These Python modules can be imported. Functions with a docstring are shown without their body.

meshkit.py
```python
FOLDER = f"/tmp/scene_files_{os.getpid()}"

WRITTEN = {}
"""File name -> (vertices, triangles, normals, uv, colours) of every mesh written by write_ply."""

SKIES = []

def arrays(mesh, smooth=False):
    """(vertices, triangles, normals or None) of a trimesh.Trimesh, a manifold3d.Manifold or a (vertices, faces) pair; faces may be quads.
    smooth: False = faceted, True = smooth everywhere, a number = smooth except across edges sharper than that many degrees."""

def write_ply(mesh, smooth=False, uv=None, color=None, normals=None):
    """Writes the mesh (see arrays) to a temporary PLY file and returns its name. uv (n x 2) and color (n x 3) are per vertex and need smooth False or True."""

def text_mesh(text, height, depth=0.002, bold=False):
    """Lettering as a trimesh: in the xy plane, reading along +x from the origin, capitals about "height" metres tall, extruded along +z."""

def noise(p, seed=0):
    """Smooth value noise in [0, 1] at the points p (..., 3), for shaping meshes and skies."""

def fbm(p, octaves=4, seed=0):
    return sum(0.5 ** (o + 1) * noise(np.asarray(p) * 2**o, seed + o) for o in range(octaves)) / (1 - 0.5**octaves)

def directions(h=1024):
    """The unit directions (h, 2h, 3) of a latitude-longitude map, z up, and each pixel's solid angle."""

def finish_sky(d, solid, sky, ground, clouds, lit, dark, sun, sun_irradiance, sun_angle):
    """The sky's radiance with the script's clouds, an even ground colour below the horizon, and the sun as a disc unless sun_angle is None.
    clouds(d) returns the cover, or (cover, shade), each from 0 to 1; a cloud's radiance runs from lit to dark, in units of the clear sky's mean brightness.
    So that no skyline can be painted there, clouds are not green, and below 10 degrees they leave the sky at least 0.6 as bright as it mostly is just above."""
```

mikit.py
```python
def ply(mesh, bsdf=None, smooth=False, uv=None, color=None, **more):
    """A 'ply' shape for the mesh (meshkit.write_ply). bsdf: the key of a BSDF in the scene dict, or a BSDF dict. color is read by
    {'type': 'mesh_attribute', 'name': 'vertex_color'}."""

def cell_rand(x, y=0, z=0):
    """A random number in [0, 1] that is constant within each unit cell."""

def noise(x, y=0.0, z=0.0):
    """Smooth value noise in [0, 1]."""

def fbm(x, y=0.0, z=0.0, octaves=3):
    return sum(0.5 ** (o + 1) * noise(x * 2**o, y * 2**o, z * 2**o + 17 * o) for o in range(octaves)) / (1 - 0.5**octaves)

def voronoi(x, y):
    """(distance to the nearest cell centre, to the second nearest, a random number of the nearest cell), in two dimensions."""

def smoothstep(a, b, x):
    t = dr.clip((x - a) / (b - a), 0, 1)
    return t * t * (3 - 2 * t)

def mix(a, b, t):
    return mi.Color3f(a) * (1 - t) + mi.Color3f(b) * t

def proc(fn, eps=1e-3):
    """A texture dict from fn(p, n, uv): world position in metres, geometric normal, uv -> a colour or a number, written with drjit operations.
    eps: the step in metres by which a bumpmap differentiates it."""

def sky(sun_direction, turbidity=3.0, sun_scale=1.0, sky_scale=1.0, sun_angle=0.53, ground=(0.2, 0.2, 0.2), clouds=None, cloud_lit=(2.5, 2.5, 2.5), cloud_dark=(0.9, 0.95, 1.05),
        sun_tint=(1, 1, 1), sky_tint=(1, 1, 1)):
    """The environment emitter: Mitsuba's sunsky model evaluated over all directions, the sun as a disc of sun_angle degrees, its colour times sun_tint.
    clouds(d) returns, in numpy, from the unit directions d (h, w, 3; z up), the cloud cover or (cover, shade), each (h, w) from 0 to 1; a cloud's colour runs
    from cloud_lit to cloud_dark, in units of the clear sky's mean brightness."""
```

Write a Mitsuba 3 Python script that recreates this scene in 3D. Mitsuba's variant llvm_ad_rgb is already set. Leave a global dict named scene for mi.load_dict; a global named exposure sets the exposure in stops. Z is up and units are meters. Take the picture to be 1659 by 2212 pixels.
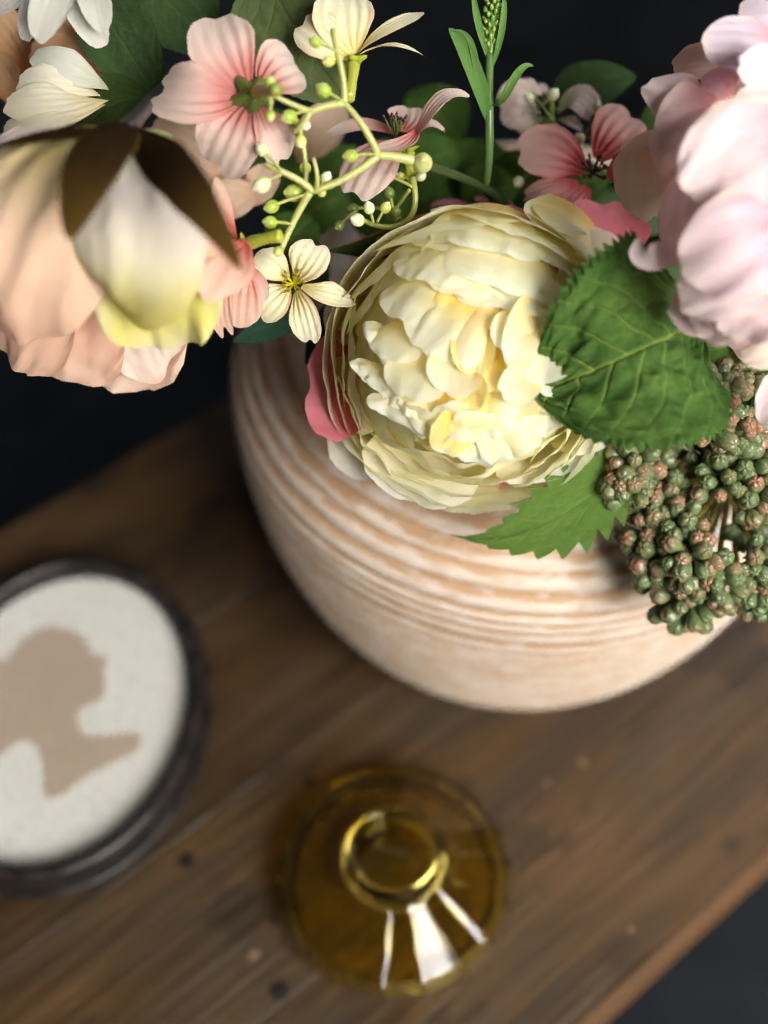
import math, numpy as np, trimesh, mitsuba as mi, drjit as dr, mikit, meshkit
from scipy.interpolate import CubicSpline
from shapely.geometry import Polygon
T = mi.ScalarTransform4f
scene, labels = {}, {}

# ------------------------------------------------------------------ camera, light, exposure
# measured on the photograph at 1659 x 2212: focal length in those pixels, pitch below the horizon, height above the table top
FPX, PITCH, CAM_H = 2850.0, math.radians(54.0), 0.50
CX, CY = 829.5, 1106.0
cp, sp = math.cos(PITCH), math.sin(PITCH)
FW, UP, RT = np.array([0, cp, -sp]), np.array([0, sp, cp]), np.array([1.0, 0, 0])
EYE = np.array([0, 0, CAM_H])
DS = 0.90                                                         # the flowers' depths below are in units of 0.9 m
FPD = FPX / DS
FOCUS = 0.416 * DS
scene['camera'] = {'type': 'thinlens', 'fov': math.degrees(2 * math.atan(1106.0 / FPX)), 'fov_axis': 'y', 'aperture_radius': 0.0056, 'focus_distance': FOCUS,
                   'near_clip': 0.01, 'far_clip': 50.0, 'to_world': T().look_at(origin=EYE.tolist(), target=(EYE + FW).tolist(), up=[0, 0, 1])}
WINDOW_LIGHT = 18.5
scene['room_light'] = {'type': 'constant', 'radiance': {'type': 'rgb', 'value': [0.020, 0.021, 0.023]}}
exposure = 0.42


def lin(r, g, b):
    c = np.array([r, g, b], float) / 255
    return np.where(c <= 0.04045, c / 12.92, ((c + 0.055) / 1.055) ** 2.4)


def rgb(*c):
    return {'type': 'rgb', 'value': [float(x) for x in lin(*c)]}


def P(x, y, d):
    """a place d metres along the camera axis, seen at (x, y) of the photograph"""
    return EYE + d * DS * (FW + (x - CX) / FPX * RT - (y - CY) / FPX * UP)


def G(x, y, z=0.0):
    """the place on the level plane z seen at (x, y)"""
    r = FW + (x - CX) / FPX * RT - (y - CY) / FPX * UP
    return EYE + r * (z - CAM_H) / r[2]


def V(r, u, t):
    v = r * RT + u * UP - t * FW
    return v / np.linalg.norm(v)


def unit(v):
    v = np.asarray(v, float)
    return v / (np.linalg.norm(v, axis=-1, keepdims=True) + 1e-12)


def mix(a, b, t):
    a, b = (mi.Color3f(*map(float, c)) if isinstance(c, np.ndarray) else c for c in (a, b))
    return a * (1 - t) + b * t


# ------------------------------------------------------------------ bookkeeping
def numbered(key):
    if key not in used:
        used.add(key)
        return key
    k = 1
    while f'{key}_{k:03d}' in used:
        k += 1
    used.add(f'{key}_{k:03d}')
    return f'{key}_{k:03d}'


used = set()


def thing(name, label, cat, group=None):
    key = numbered(name)
    labels[key] = {'label': label, 'category': cat}
    if group:
        labels[key]['group'] = group
    return key


def part(parent, name, shape, label=None, kind=None):
    key = numbered(f'{parent}__{name}')
    scene[key] = shape
    if label or kind:
        labels[key] = {k: v for k, v in (('label', label), ('kind', kind)) if v}
    return key


def flat(mesh, c):
    v = np.asarray(mesh.vertices)
    n = meshkit.fbm(v * 900, 2)[:, None]
    return np.asarray(c)[None] * (0.9 + 0.2 * n)


# ------------------------------------------------------------------ materials
def vcol():
    return {'type': 'mesh_attribute', 'name': 'vertex_color'}


scene['silk'] = {'type': 'principledthin', 'base_color': vcol(), 'roughness': 0.55, 'eta': 1.35, 'diff_trans': 0.55, 'sheen': 0.2, 'sheen_tint': 0.5}
scene['sheer_silk'] = {**scene['silk'], 'diff_trans': 1.15}
scene['leaf_cloth'] = {'type': 'principledthin', 'base_color': vcol(), 'roughness': 0.42, 'eta': 1.45, 'diff_trans': 0.45, 'sheen': 0.1}
scene['soft_plastic'] = {'type': 'principled', 'base_color': vcol(), 'roughness': 0.33, 'specular': 0.5}
scene['berry_plastic'] = {'type': 'principled', 'base_color': vcol(), 'roughness': 0.25, 'specular': 0.5, 'flatness': 0.3}


# ------------------------------------------------------------------ mesh helpers
def grid_faces(nv, nu):
    i, j = np.meshgrid(np.arange(nv - 1), np.arange(nu - 1), indexing='ij')
    a = (i * nu + j).ravel()
    return np.vstack([np.stack([a, a + 1, a + nu + 1], 1), np.stack([a, a + nu + 1, a + nu], 1)])


def stops(v, st):
    p = [x for x, _ in st]
    return np.stack([np.interp(v, p, [c[k] for _, c in st]) for k in range(3)], -1)


def dye(s, v, q, st, vein=0.0, nvein=9, edge=None, blotch=0.08, seed=0):
    """dyed cloth: colour along the petal, streaked veins, tinted rim"""
    vv = np.clip(v + 0.10 * (meshkit.noise(np.stack([s * 3, v * 2, q + 0 * s], -1), seed) - 0.5), 0, 1)
    c = stops(vv, st)
    if edge is not None:
        e, start, amount = edge
        k = np.clip((np.maximum(np.abs(s), v ** 2) - start) / (1 - start + 1e-6), 0, 1) ** 1.5 * amount
        c = c * (1 - k[..., None]) + np.asarray(e) * k[..., None]
    if vein:
        w = np.abs(np.sin(s * nvein * 1.57 + 3.0 * (meshkit.fbm(np.stack([s * 2.2, v * 1.2, q + 0 * s], -1), 2, seed + 3) - .5) + q))
        line = np.exp(-(w / 0.35) ** 2) * np.clip(1.15 - v, 0, 1) * (0.3 + meshkit.noise(np.stack([s * 3.1 + 9, v * 2, q + 0 * s], -1), seed + 4))
        c = c * (1 - vein * line[..., None] * np.array([0.25, 0.75, 0.7]))
    n = meshkit.fbm(np.stack([s * 6, v * 6, q * 3 + 0 * s], -1), 3, seed)
    return np.clip(c * (1 + blotch * 2 * (n - 0.5))[..., None], 0, 0.97)


def strip(pts, width, face=(0, 0, 1), face2=None, nu=17, nv=25, wb=0.25, wmax=0.62, wend=0.9, rnd=0.5, notch=0.0, notchw=0.3, cup=0.2, ruffle=0.0, rfreq=3.0,
          tip=None, serr=0.0, nserr=14, crease=0.0, pucker=0.0, ragged=0.02, flute=0.0, nflute=6, seed=0, twist=0.0, color=None, vein_relief=0.0, bulge=0.0, wrinkle=0.0):
    """a petal or leaf: a sheet along a curve of (x, y, depth) points, width in photograph pixels. Returns (mesh, colours)."""
    pts = np.asarray(pts, float)
    C = np.array([P(*p) for p in pts])
    t = np.concatenate([[0], np.cumsum(np.linalg.norm(np.diff(C, axis=0), axis=1))])
    t /= t[-1]
    cs = CubicSpline(t, C) if len(C) > 2 else (lambda x, C=C: C[0] + np.asarray(x)[..., None] * (C[-1] - C[0]))
    hw = 0.5 * width * pts[:, 2].mean() / FPD
    s, v = np.meshgrid(np.linspace(-1, 1, nu), np.linspace(0, 1, nv))
    q = seed * 1.7 + 0.3
    if tip is None:
        E = 1 - rnd * (1 - np.sqrt(np.clip(1 - s ** 2, 0, 1))) - notch * np.exp(-(s / notchw) ** 2)
        E = E + ragged * 2.5 * (meshkit.fbm(np.stack([s * 4, 0 * s + q, 0 * s], -1), 3, seed) - 0.5)
        vv = v * E
        up = np.clip(vv / wmax, 0, 1)
        w = wb + (1 - wb) * np.sin(up * np.pi / 2) ** 1.1
        w = w * np.where(vv > wmax, 1 - (1 - wend) * ((vv - wmax) / (1 - wmax)) ** 2, 1)
    else:                                                   # pointed: widest at wmax, exponent tip
        vv = v
        x = np.where(vv < wmax, vv / wmax * 0.5, 0.5 + (vv - wmax) / (1 - wmax) * 0.5)
        w = np.where(vv < wmax, wb + (1 - wb) * np.sin(x * np.pi) ** 0.75, np.clip(np.sin(x * np.pi), 0, 1) ** tip)
        if serr:
            saw = (vv * nserr) % 1.0
            w = w * (1 + serr * (saw - 0.6) * np.clip(np.abs(s) * 4 - 3, 0, 1) * np.where(vv < 0.985, 1, 0))
    w = w * (1 + ragged * (meshkit.noise(np.stack([vv * 9, np.sign(s) * 3, 0 * s + q], -1), seed) - 0.5) * 2)
    WIDTH[0] = w
    Cv = cs(vv)
    e = 1e-3
    Tv = unit(cs(np.clip(vv + e, 0, 1.001)) - cs(np.clip(vv - e, -0.001, 1)))
    f1, f2 = V(*face), V(*(face2 or face))
    N = f1 * (1 - vv[..., None]) + f2 * vv[..., None]
    N = unit(N - (N * Tv).sum(-1, keepdims=True) * Tv)
    B = np.cross(Tv, N)
    if twist:
        a = twist * vv[..., None]
        N, B = N * np.cos(a) + B * np.sin(a), B * np.cos(a) - N * np.sin(a)
    off = cup * w * s ** 2 + bulge * w * (1 - s ** 2) * np.sin(np.pi * np.clip(vv, 0, 1))
    if ruffle:
        off = off + ruffle * vv ** 1.5 * (0.35 + np.abs(s)) * (meshkit.fbm(np.stack([s * rfreq, vv * rfreq * 0.6, 0 * s + q], -1), 2, seed) - 0.5) * 2
    if flute:
        off = off + flute * (0.4 + 1.2 * meshkit.noise(np.stack([s * 3, 0 * s, q + 0 * s], -1), seed + 8)) * np.sin(s * nflute * np.pi + q + 2.5 * meshkit.noise(np.stack([s * 2, vv * 1.5, q + 3 + 0 * s], -1), seed + 6)) * (1.1 - vv) * np.clip(vv * 5, 0, 1)
    if wrinkle:
        off = off + wrinkle * (meshkit.fbm(np.stack([s * 4 + v * 2, v * 3.5, 0 * s + q], -1), 3, seed + 11) - 0.5) * np.clip(vv * 4, 0, 1)
    if crease:
        off = off + crease * np.abs(s) * w
    lat = s + (-vein_relief if vein_relief else 0) * 0
    if vein_relief or pucker:
        m = leaf_vein(s, vv)
        off = off - vein_relief * m + pucker * (meshkit.fbm(np.stack([s * 7, vv * 11, 0 * s + q], -1), 2, seed) - 0.5) * (1 - m)
    X = Cv + B * (w * lat * hw)[..., None] + N * (off * hw)[..., None]
    mesh = trimesh.Trimesh(X.reshape(-1, 3), grid_faces(nv, nu), process=False)
    col = (color(s, vv, q) if color else np.ones(s.shape + (3,)) * 0.7).reshape(-1, 3)
    return mesh, col


def leaf_vein(s, v, n=6.5):
    """1 on the midrib and the side veins of a leaf; WIDTH holds the half-width (0 to 1) of the sheet last built"""
    y = np.abs(s) * WIDTH[0]
    mid = np.exp(-(s * WIDTH[0] / (0.018 - 0.009 * v)) ** 2)
    k = (v - 0.42 * y - 0.05 * y ** 2 + 0.012 * np.sin(y * 9 + v * 7)) * n + np.where(s > 0, 0.45, 0.0)
    d = np.abs(k - np.round(k)) / n
    side = np.exp(-(d / (0.0062 - 0.0034 * y)) ** 2) * np.clip(1.25 - np.abs(s), 0, 1) * (v > 0.06)
    return np.clip(mid + side * 0.7, 0, 1)


WIDTH = [1.0]


def leaf_dye(base, vein, dark, seed=0, edge=None, veins=0.8):
    base, vein, dark = map(np.asarray, (base, vein, dark))

    def f(s, v, q):
        n = meshkit.fbm(np.stack([s * 5, v * 6, 0 * s + q], -1), 4, seed)
        n2 = meshkit.fbm(np.stack([s * 40, v * 60, 0 * s + q], -1), 2, seed + 5)
        c = dark * (1 - n[..., None]) + base * n[..., None]
        c = c * (0.75 + 0.5 * n2[..., None])
        m = (leaf_vein(s, v) * veins)[..., None]
        c = c * (1 - m) + vein * m
        if edge is not None:
            k = (np.clip((np.abs(s) - 0.9) / 0.08, 0, 1) * 0.9)[..., None]
            c = c * (1 - k) + np.asarray(edge) * k
        return np.clip(c, 0, 0.9)
    return f


def put(parent, name, pts, width, bsdf='silk', label=None, **kw):
    m, c = strip(pts, width, **kw)
    return part(parent, name, mikit.ply(m, bsdf, True, color=c), label)


def tube_mesh(points, radii, sides=10, smooth=True, sub=10):
    """closed tube along points (world), spline smoothed"""
    p = np.asarray(points, float)
    r = np.broadcast_to(np.asarray(radii, float), (len(p),))
    if smooth and len(p) > 2:
        t = np.concatenate([[0], np.cumsum(np.linalg.norm(np.diff(p, axis=0), axis=1))])
        x = np.linspace(0, t[-1], (len(p) - 1) * sub + 1)
        p, r = CubicSpline(t, p)(x), np.interp(x, t, r)
    tan = unit(np.gradient(p, axis=0))
    a = np.cross(tan[0], [0.3, 0.5, 0.81])
    A = []
    for k in range(len(p)):
        a = unit(a - (a @ tan[k]) * tan[k])
        A.append(a)
    A = np.array(A)
    Bv = np.cross(tan, A)
    ang = np.arange(sides) * 2 * np.pi / sides
    v = p[:, None] + r[:, None, None] * (np.cos(ang)[None, :, None] * A[:, None] + np.sin(ang)[None, :, None] * Bv[:, None])
    n = len(p)
    i, j = np.meshgrid(np.arange(n - 1), np.arange(sides), indexing='ij')
    j2 = (j + 1) % sides
    f = np.vstack([np.stack([i * sides + j, i * sides + j2, (i + 1) * sides + j2], -1).reshape(-1, 3), np.stack([i * sides + j, (i + 1) * sides + j2, (i + 1) * sides + j], -1).reshape(-1, 3)])
    v = np.vstack([v.reshape(-1, 3), p[0] - tan[0] * r[0] * 0.5, p[-1] + tan[-1] * r[-1] * 0.5])
    k = np.arange(sides)
    f = np.vstack([f, np.stack([k * 0 + n * sides, (k + 1) % sides, k], 1), np.stack([k * 0 + n * sides + 1, (n - 1) * sides + k, (n - 1) * sides + (k + 1) % sides], 1)])
    return trimesh.Trimesh(v, f, process=False)


def tube(parent, name, pts, r_px, col, bsdf='soft_plastic', sides=10, label=None):
    """a stem through (x, y, depth) points, radius in photograph pixels"""
    pts = np.asarray(pts, float)
    r = np.asarray(r_px, float) * pts[:, 2] / FPD
    m = tube_mesh([P(*p) for p in pts], r, sides)
    return part(parent, name, mikit.ply(m, bsdf, True, color=flat(m, col)), label)


def lathe(profile, n=96, close=False):
    """(r, z) profile turned about z; repeated r = 0 ends are capped"""
    pr = np.asarray(profile, float)
    a = np.arange(n) * 2 * np.pi / n
    v = np.stack([pr[:, :1] * np.cos(a), pr[:, :1] * np.sin(a), np.repeat(pr[:, 1:], n, 1)], -1).reshape(-1, 3)
    k = len(pr)
    rows = np.arange(k if close else k - 1)
    i, j = np.meshgrid(rows, np.arange(n), indexing='ij')
    i2, j2 = (i + 1) % k, (j + 1) % n
    f = np.vstack([np.stack([i * n + j, i * n + j2, i2 * n + j2], -1).reshape(-1, 3), np.stack([i * n + j, i2 * n + j2, i2 * n + j], -1).reshape(-1, 3)])
    return trimesh.Trimesh(v, f, process=False)


# ------------------------------------------------------------------ window (outside the frame): the light, and what the glass mirrors
scene['window_paint'] = {'type': 'diffuse', 'reflectance': rgb(225, 222, 215)}


def box_at(c, half, X, Y, Z):
    b = trimesh.creation.box(2 * np.asarray(half))
    M = np.eye(4)
    M[:3, 0], M[:3, 1], M[:3, 2], M[:3, 3] = X, Y, Z, c
    return b.apply_transform(M)


def window(label, WC, WN, light):
    win = thing('window', label, 'window')
    WX, Z = unit(np.cross([0, 0, 1.0], WN)), np.array([0, 0, 1.0])
    for sx in (-1, 1):
        for zc, zh in ((-0.17, 0.36), (0.39, 0.16)):
            c = WC + WX * sx * 0.235 + Z * zc
            m = trimesh.Trimesh([c + WX * a * 0.215 + Z * b * zh for a, b in ((-1, -1), (1, -1), (1, 1), (-1, 1))], [[0, 1, 2], [0, 2, 3]], process=False)
            if (m.face_normals[0] @ WN) < 0:
                m.invert()
            part(win, 'pane', {**mikit.ply(m, 'window_paint'), 'emitter': {'type': 'area', 'radiance': {'type': 'rgb', 'value': light}}})
    bars = [box_at(WC + WX * a + Z * 0.01, (0.02, 0.03, 0.59), WX, WN, Z) for a in (-0.472, 0, 0.472)]
    bars += [box_at(WC + WX * s * 0.236 + Z * z, (0.215, 0.025, 0.02), WX, WN, Z) for s in (-1, 1) for z in (-0.552, 0.21, 0.572)]
    part(win, 'frame', mikit.ply(trimesh.util.concatenate(bars), 'window_paint'))


window('white framed window with four bright panes behind the photographer, outside the picture', np.array([0.80, -0.80, 1.22]), unit(np.array([-0.70, 1.0, 0.0])), [WINDOW_LIGHT, WINDOW_LIGHT * 0.985, WINDOW_LIGHT * 0.94])
window('cooler dimmer white framed window to the right of the table, outside the picture', np.array([1.10, 0.95, 1.30]), unit(np.array([-1.0, -0.6, 0.0])), [2.3, 2.5, 2.8])

# ------------------------------------------------------------------ floor
FLOOR_Z = -0.74


def floor_fn(p, n, uv):
    a = mikit.fbm(p.x * 14, p.y * 14, 0, 3)
    b = mikit.noise(p.x * 600, p.y * 600, 0)
    return mix(lin(38, 40, 44), lin(64, 67, 73), dr.clip(a * 0.8 + b * 0.4 - 0.1, 0, 1))


scene['floor_cloth'] = {'type': 'diffuse', 'reflectance': mikit.proc(floor_fn)}
fm = trimesh.Trimesh([[-4, -4, FLOOR_Z], [4, -4, FLOOR_Z], [4, 5, FLOOR_Z], [-4, 5, FLOOR_Z]], [[0, 1, 2], [0, 2, 3]], process=False)
scene['floor'] = mikit.ply(fm, 'floor_cloth')
labels['floor'] = {'label': 'dark slate blue floor below the table', 'kind': 'structure'}

# ------------------------------------------------------------------ table: planks along the line of the front edge
e1, e2 = G(1659, 1858), G(1300, 2191)
b1, b2 = G(0, 1146), G(483, 863)
td = unit(unit(e1 - e2) * 0.55 + unit(b2 - b1) * 0.45)
ta = math.atan2(td[1], td[0])
tn = np.array([-td[1], td[0], 0])                                 # towards the back of the table
front = float(tn @ ((e1 + e2) / 2))
back = float(tn @ ((b1 * 0.5 + b2 * 0.5)))
seam = float(tn @ ((G(59, 2052) + G(351, 1833) + G(700, 1580)) / 3))
ca, sa = math.cos(ta), math.sin(ta)
pitch_y = (seam - front) / 2


def wood_fn(p, n, uv):
    u, w = p.x * ca + p.y * sa, -p.x * sa + p.y * ca
    k = mikit.cell_rand(dr.floor((w - front) / pitch_y), 3)
    warp = mikit.fbm(u * 5 + k * 40, w * 22, k * 9, 3) * 0.02
    g = mikit.fbm(u * 7 + k * 31, (w + warp) * 190, k * 7, 4)
    fine = mikit.noise(u * 45 + k * 13, (w + warp) * 1300, 1)
    patch = mikit.fbm(u * 16 + 5, w * 22 + 2, 4 + k, 4)
    blot = mikit.fbm(u * 30, w * 60, 8, 3)
    c = mix(lin(60, 44, 26), lin(85, 62, 37), mikit.smoothstep(0.2, 0.8, g))
    c = mix(c, lin(98, 69, 38), mikit.smoothstep(0.50, 0.75, patch) * 0.6)
    c = mix(c, lin(60, 50, 40), mikit.smoothstep(0.52, 0.34, patch) * 0.6)
    c = mix(c, lin(42, 31, 22), mikit.smoothstep(0.55, 0.75, blot) * 0.6)
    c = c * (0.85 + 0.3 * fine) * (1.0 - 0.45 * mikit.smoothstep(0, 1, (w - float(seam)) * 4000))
    for (x, y, r) in KNOTS:                                      # dark dents and knots, light chips, where the photograph has them
        q = dr.sqrt(dr.square(p.x - x) + dr.square((p.y - y))) / r
        c = mix(c, lin(22, 16, 12), mikit.smoothstep(1.0, 0.45, q + 0.5 * (blot - 0.5)))
    for (x, y, r) in CHIPS:
        q = dr.sqrt(dr.square(p.x - x) + dr.square((p.y - y))) / r
        c = mix(c, lin(150, 120, 94), 0.55 * mikit.smoothstep(1.0, 0.6, q + 0.9 * (fine - 0.5)))
    return c


KNOTS = [(*map(float, G(x, y)[:2]), r) for x, y, r in ((402, 1858, 0.0042), (602, 2138, 0.0042), (668, 1690, 0.003), (590, 1985, 0.002))]
CHIPS = [(*map(float, G(x, y)[:2]), r) for x, y, r in ((1257, 1645, 0.0022), (1182, 1692, 0.0018), (548, 2062, 0.0026), (1366, 2010, 0.0016))]


def wood_rough(p, n, uv):
    u, w = p.x * ca + p.y * sa, -p.x * sa + p.y * ca
    return 0.36 + 0.3 * mikit.fbm(u * 22, w * 70, 2, 3)


def wood_bump(p, n, uv):
    u, w = p.x * ca + p.y * sa, -p.x * sa + p.y * ca
    return mikit.fbm(u * 20, w * 420, 0, 3) + 0.6 * mikit.fbm(u * 60, w * 60, 5, 2)


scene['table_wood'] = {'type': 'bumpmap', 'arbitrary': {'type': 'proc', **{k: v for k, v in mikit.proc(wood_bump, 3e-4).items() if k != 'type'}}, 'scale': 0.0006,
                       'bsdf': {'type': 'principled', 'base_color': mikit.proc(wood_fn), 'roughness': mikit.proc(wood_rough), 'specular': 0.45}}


def edge_fn(p, n, uv):
    g = mikit.fbm((p.x * ca + p.y * sa) * 18, p.z * 300, 0, 3)
    return mix(lin(76, 54, 34), lin(114, 82, 53), g)


scene['table_edge_wood'] = {'type': 'principled', 'base_color': mikit.proc(edge_fn), 'roughness': 0.45}
table = thing('wooden_table', 'worn brown plank table carrying the vase, the amber glass and the oval frame', 'table')
rows = []
w0 = front
while w0 < back - 1e-4:
    w1 = min(w0 + pitch_y, back)
    if back - w1 < pitch_y * 0.35:
        w1 = back
    rows.append((w0, w1))
    w0 = w1


def plank(w0, w1, u0, u1, bev0, bev1):
    b = 0.0004
    prof = [(w0 + 0.00015, -0.03), (w1 - 0.00015, -0.03), (w1 - 0.00015, -b), (w1 - 0.00015 - b, 0), (w0 + 0.00015 + b, 0), (w0 + 0.00015, -b)]
    n = len(prof)
    v = [td * u + tn * w + np.array([0, 0, z]) for u in (u0, u1) for w, z in prof]
    f = []
    for i in range(n):
        j = (i + 1) % n
        f += [[i, j, n + j], [i, n + j, n + i]]
    for i in range(1, n - 1):
        f += [[0, i + 1, i], [n, n + i, n + i + 1]]
    m = trimesh.Trimesh(v, f, process=False)
    m.fix_normals()
    return m


U0, U1 = -0.75, 0.95
part(table, 'added_shade_panel', mikit.ply(box_at(tn * (back - 0.012) + td * (U0 + U1) / 2 + np.array([0, 0, (FLOOR_Z - 0.031) / 2]), ((U1 - U0) / 2 - 0.02, 0.009, (-0.031 - FLOOR_Z) / 2), td, tn, np.array([0, 0, 1.0])), 'table_wood'))  # unseen panel added to block window light from the floor behind the table
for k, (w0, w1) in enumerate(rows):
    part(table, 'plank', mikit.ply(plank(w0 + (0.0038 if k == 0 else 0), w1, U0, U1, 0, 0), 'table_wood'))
part(table, 'edge_strip', mikit.ply(plank(front - 0.001, front + 0.0036, U0 - 0.002, U1 + 0.002, 0, 0), 'table_edge_wood'), 'pale worn wooden strip along the front edge')
for u in (U0 + 0.05, U1 - 0.05):
    for w in (front + 0.04, back - 0.06):
        c = td * u + tn * w + np.array([0, 0, (FLOOR_Z - 0.031) / 2])
        part(table, 'leg', mikit.ply(box_at(c, (0.025, 0.025, (-0.031 - FLOOR_Z) / 2), td, tn, np.array([0, 0, 1.0])), 'table_wood'))

# ------------------------------------------------------------------ vase
VC = np.array([0.0567, 0.3423, 0.0])
VR, VH, VZ = 0.1155, 0.166, 0.121


def vase_profile():
    pr = []
    t = np.linspace(0, 1, 260)
    for x in t:
        a = -math.pi / 2 * 0.55 + x * (math.pi / 2 * 0.55 + math.pi / 2 * 0.62)
        r, z = VR * math.cos(a) ** 0.85, VZ + (VZ if a < 0 else VH - VZ) * math.sin(a) / math.sin(0.55 * math.pi / 2 if a < 0 else 0.62 * math.pi / 2)
        ph = z / 0.0064 + 0.15 * math.sin(z * 260)
        rib = 0.0010 * (1 - abs(math.sin(ph * math.pi)) ** 1.5 * 1.0) * min(1, z / 0.02)
        pr.append((r - rib, z))
    inner = [(r - 0.005, z) for r, z in pr[::-8] if z > 0.012]
    return [(0.0005, 0.0)] + pr + [(pr[-1][0] - 0.0025, pr[-1][1] + 0.0015)] + inner + [(0.0005, 0.012)]


def vase_fn(p, n, uv):
    x, y, z = p.x - float(VC[0]), p.y - float(VC[1]), p.z
    a = dr.atan2(y, x)
    wob = 0.0016 * (mikit.fbm(a * 5, z * 30, 2, 3) - 0.5)
    zz = z + wob
    ph = zz / 0.0064 + 0.15 * dr.sin(zz * 260)
    groove = 1 - dr.abs(dr.sin(ph * math.pi))
    k = mikit.cell_rand(dr.floor(ph + 0.5), 5)
    streak = mikit.fbm(a * 9 + k * 30, z * 420, k * 5, 4)
    mott = mikit.fbm(a * 16, z * 190, 7, 4)
    worn = mikit.fbm(x * 11 + 47.5, y * 11 + 1.5, z * 9 + 3.3, 3)                # large patches of rubbed-thin wash, placed to paint in shade on the left flank
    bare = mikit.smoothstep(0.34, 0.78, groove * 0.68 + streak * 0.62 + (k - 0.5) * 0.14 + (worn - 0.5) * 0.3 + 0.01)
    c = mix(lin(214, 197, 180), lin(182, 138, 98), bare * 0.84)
    c = mix(c, lin(196, 164, 134), mikit.smoothstep(0.46, 0.74, mott) * 0.5)
    return mix(c, lin(226, 216, 208), mikit.smoothstep(0.5, 0.8, mikit.fbm(a * 18, z * 420, 11, 3)) * 0.4)


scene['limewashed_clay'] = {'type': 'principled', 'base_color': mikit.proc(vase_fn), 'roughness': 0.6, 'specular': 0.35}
vase = thing('vase', 'round bulging vase with whitewashed tan horizontal ribs, holding the flowers', 'vase')
vm = lathe(vase_profile(), 220)
vm.apply_translation(VC)
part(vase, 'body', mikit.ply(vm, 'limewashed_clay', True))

scene['foam'] = {'type': 'diffuse', 'reflectance': mikit.proc(lambda p, n, uv: mix(lin(50, 66, 42), lin(76, 92, 60), mikit.fbm(p.x * 300, p.y * 300, p.z * 300, 3)))}
foam = lathe([(0.0005, 0.10), (0.072, 0.10), (0.0725, 0.140), (0.0715, 0.160), (0.055, 0.166), (0.03, 0.171), (0.0005, 0.173)], 120)
foam.vertices[:, 2] += 0.004 * (meshkit.noise(foam.vertices * 150) - 0.5)
foam.apply_translation(VC)
scene['flower_foam'] = mikit.ply(foam, 'foam', True)
labels['flower_foam'] = {'label': 'dark green flower foam filling the mouth of the vase, almost hidden by flowers', 'category': 'flower foam'}

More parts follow.
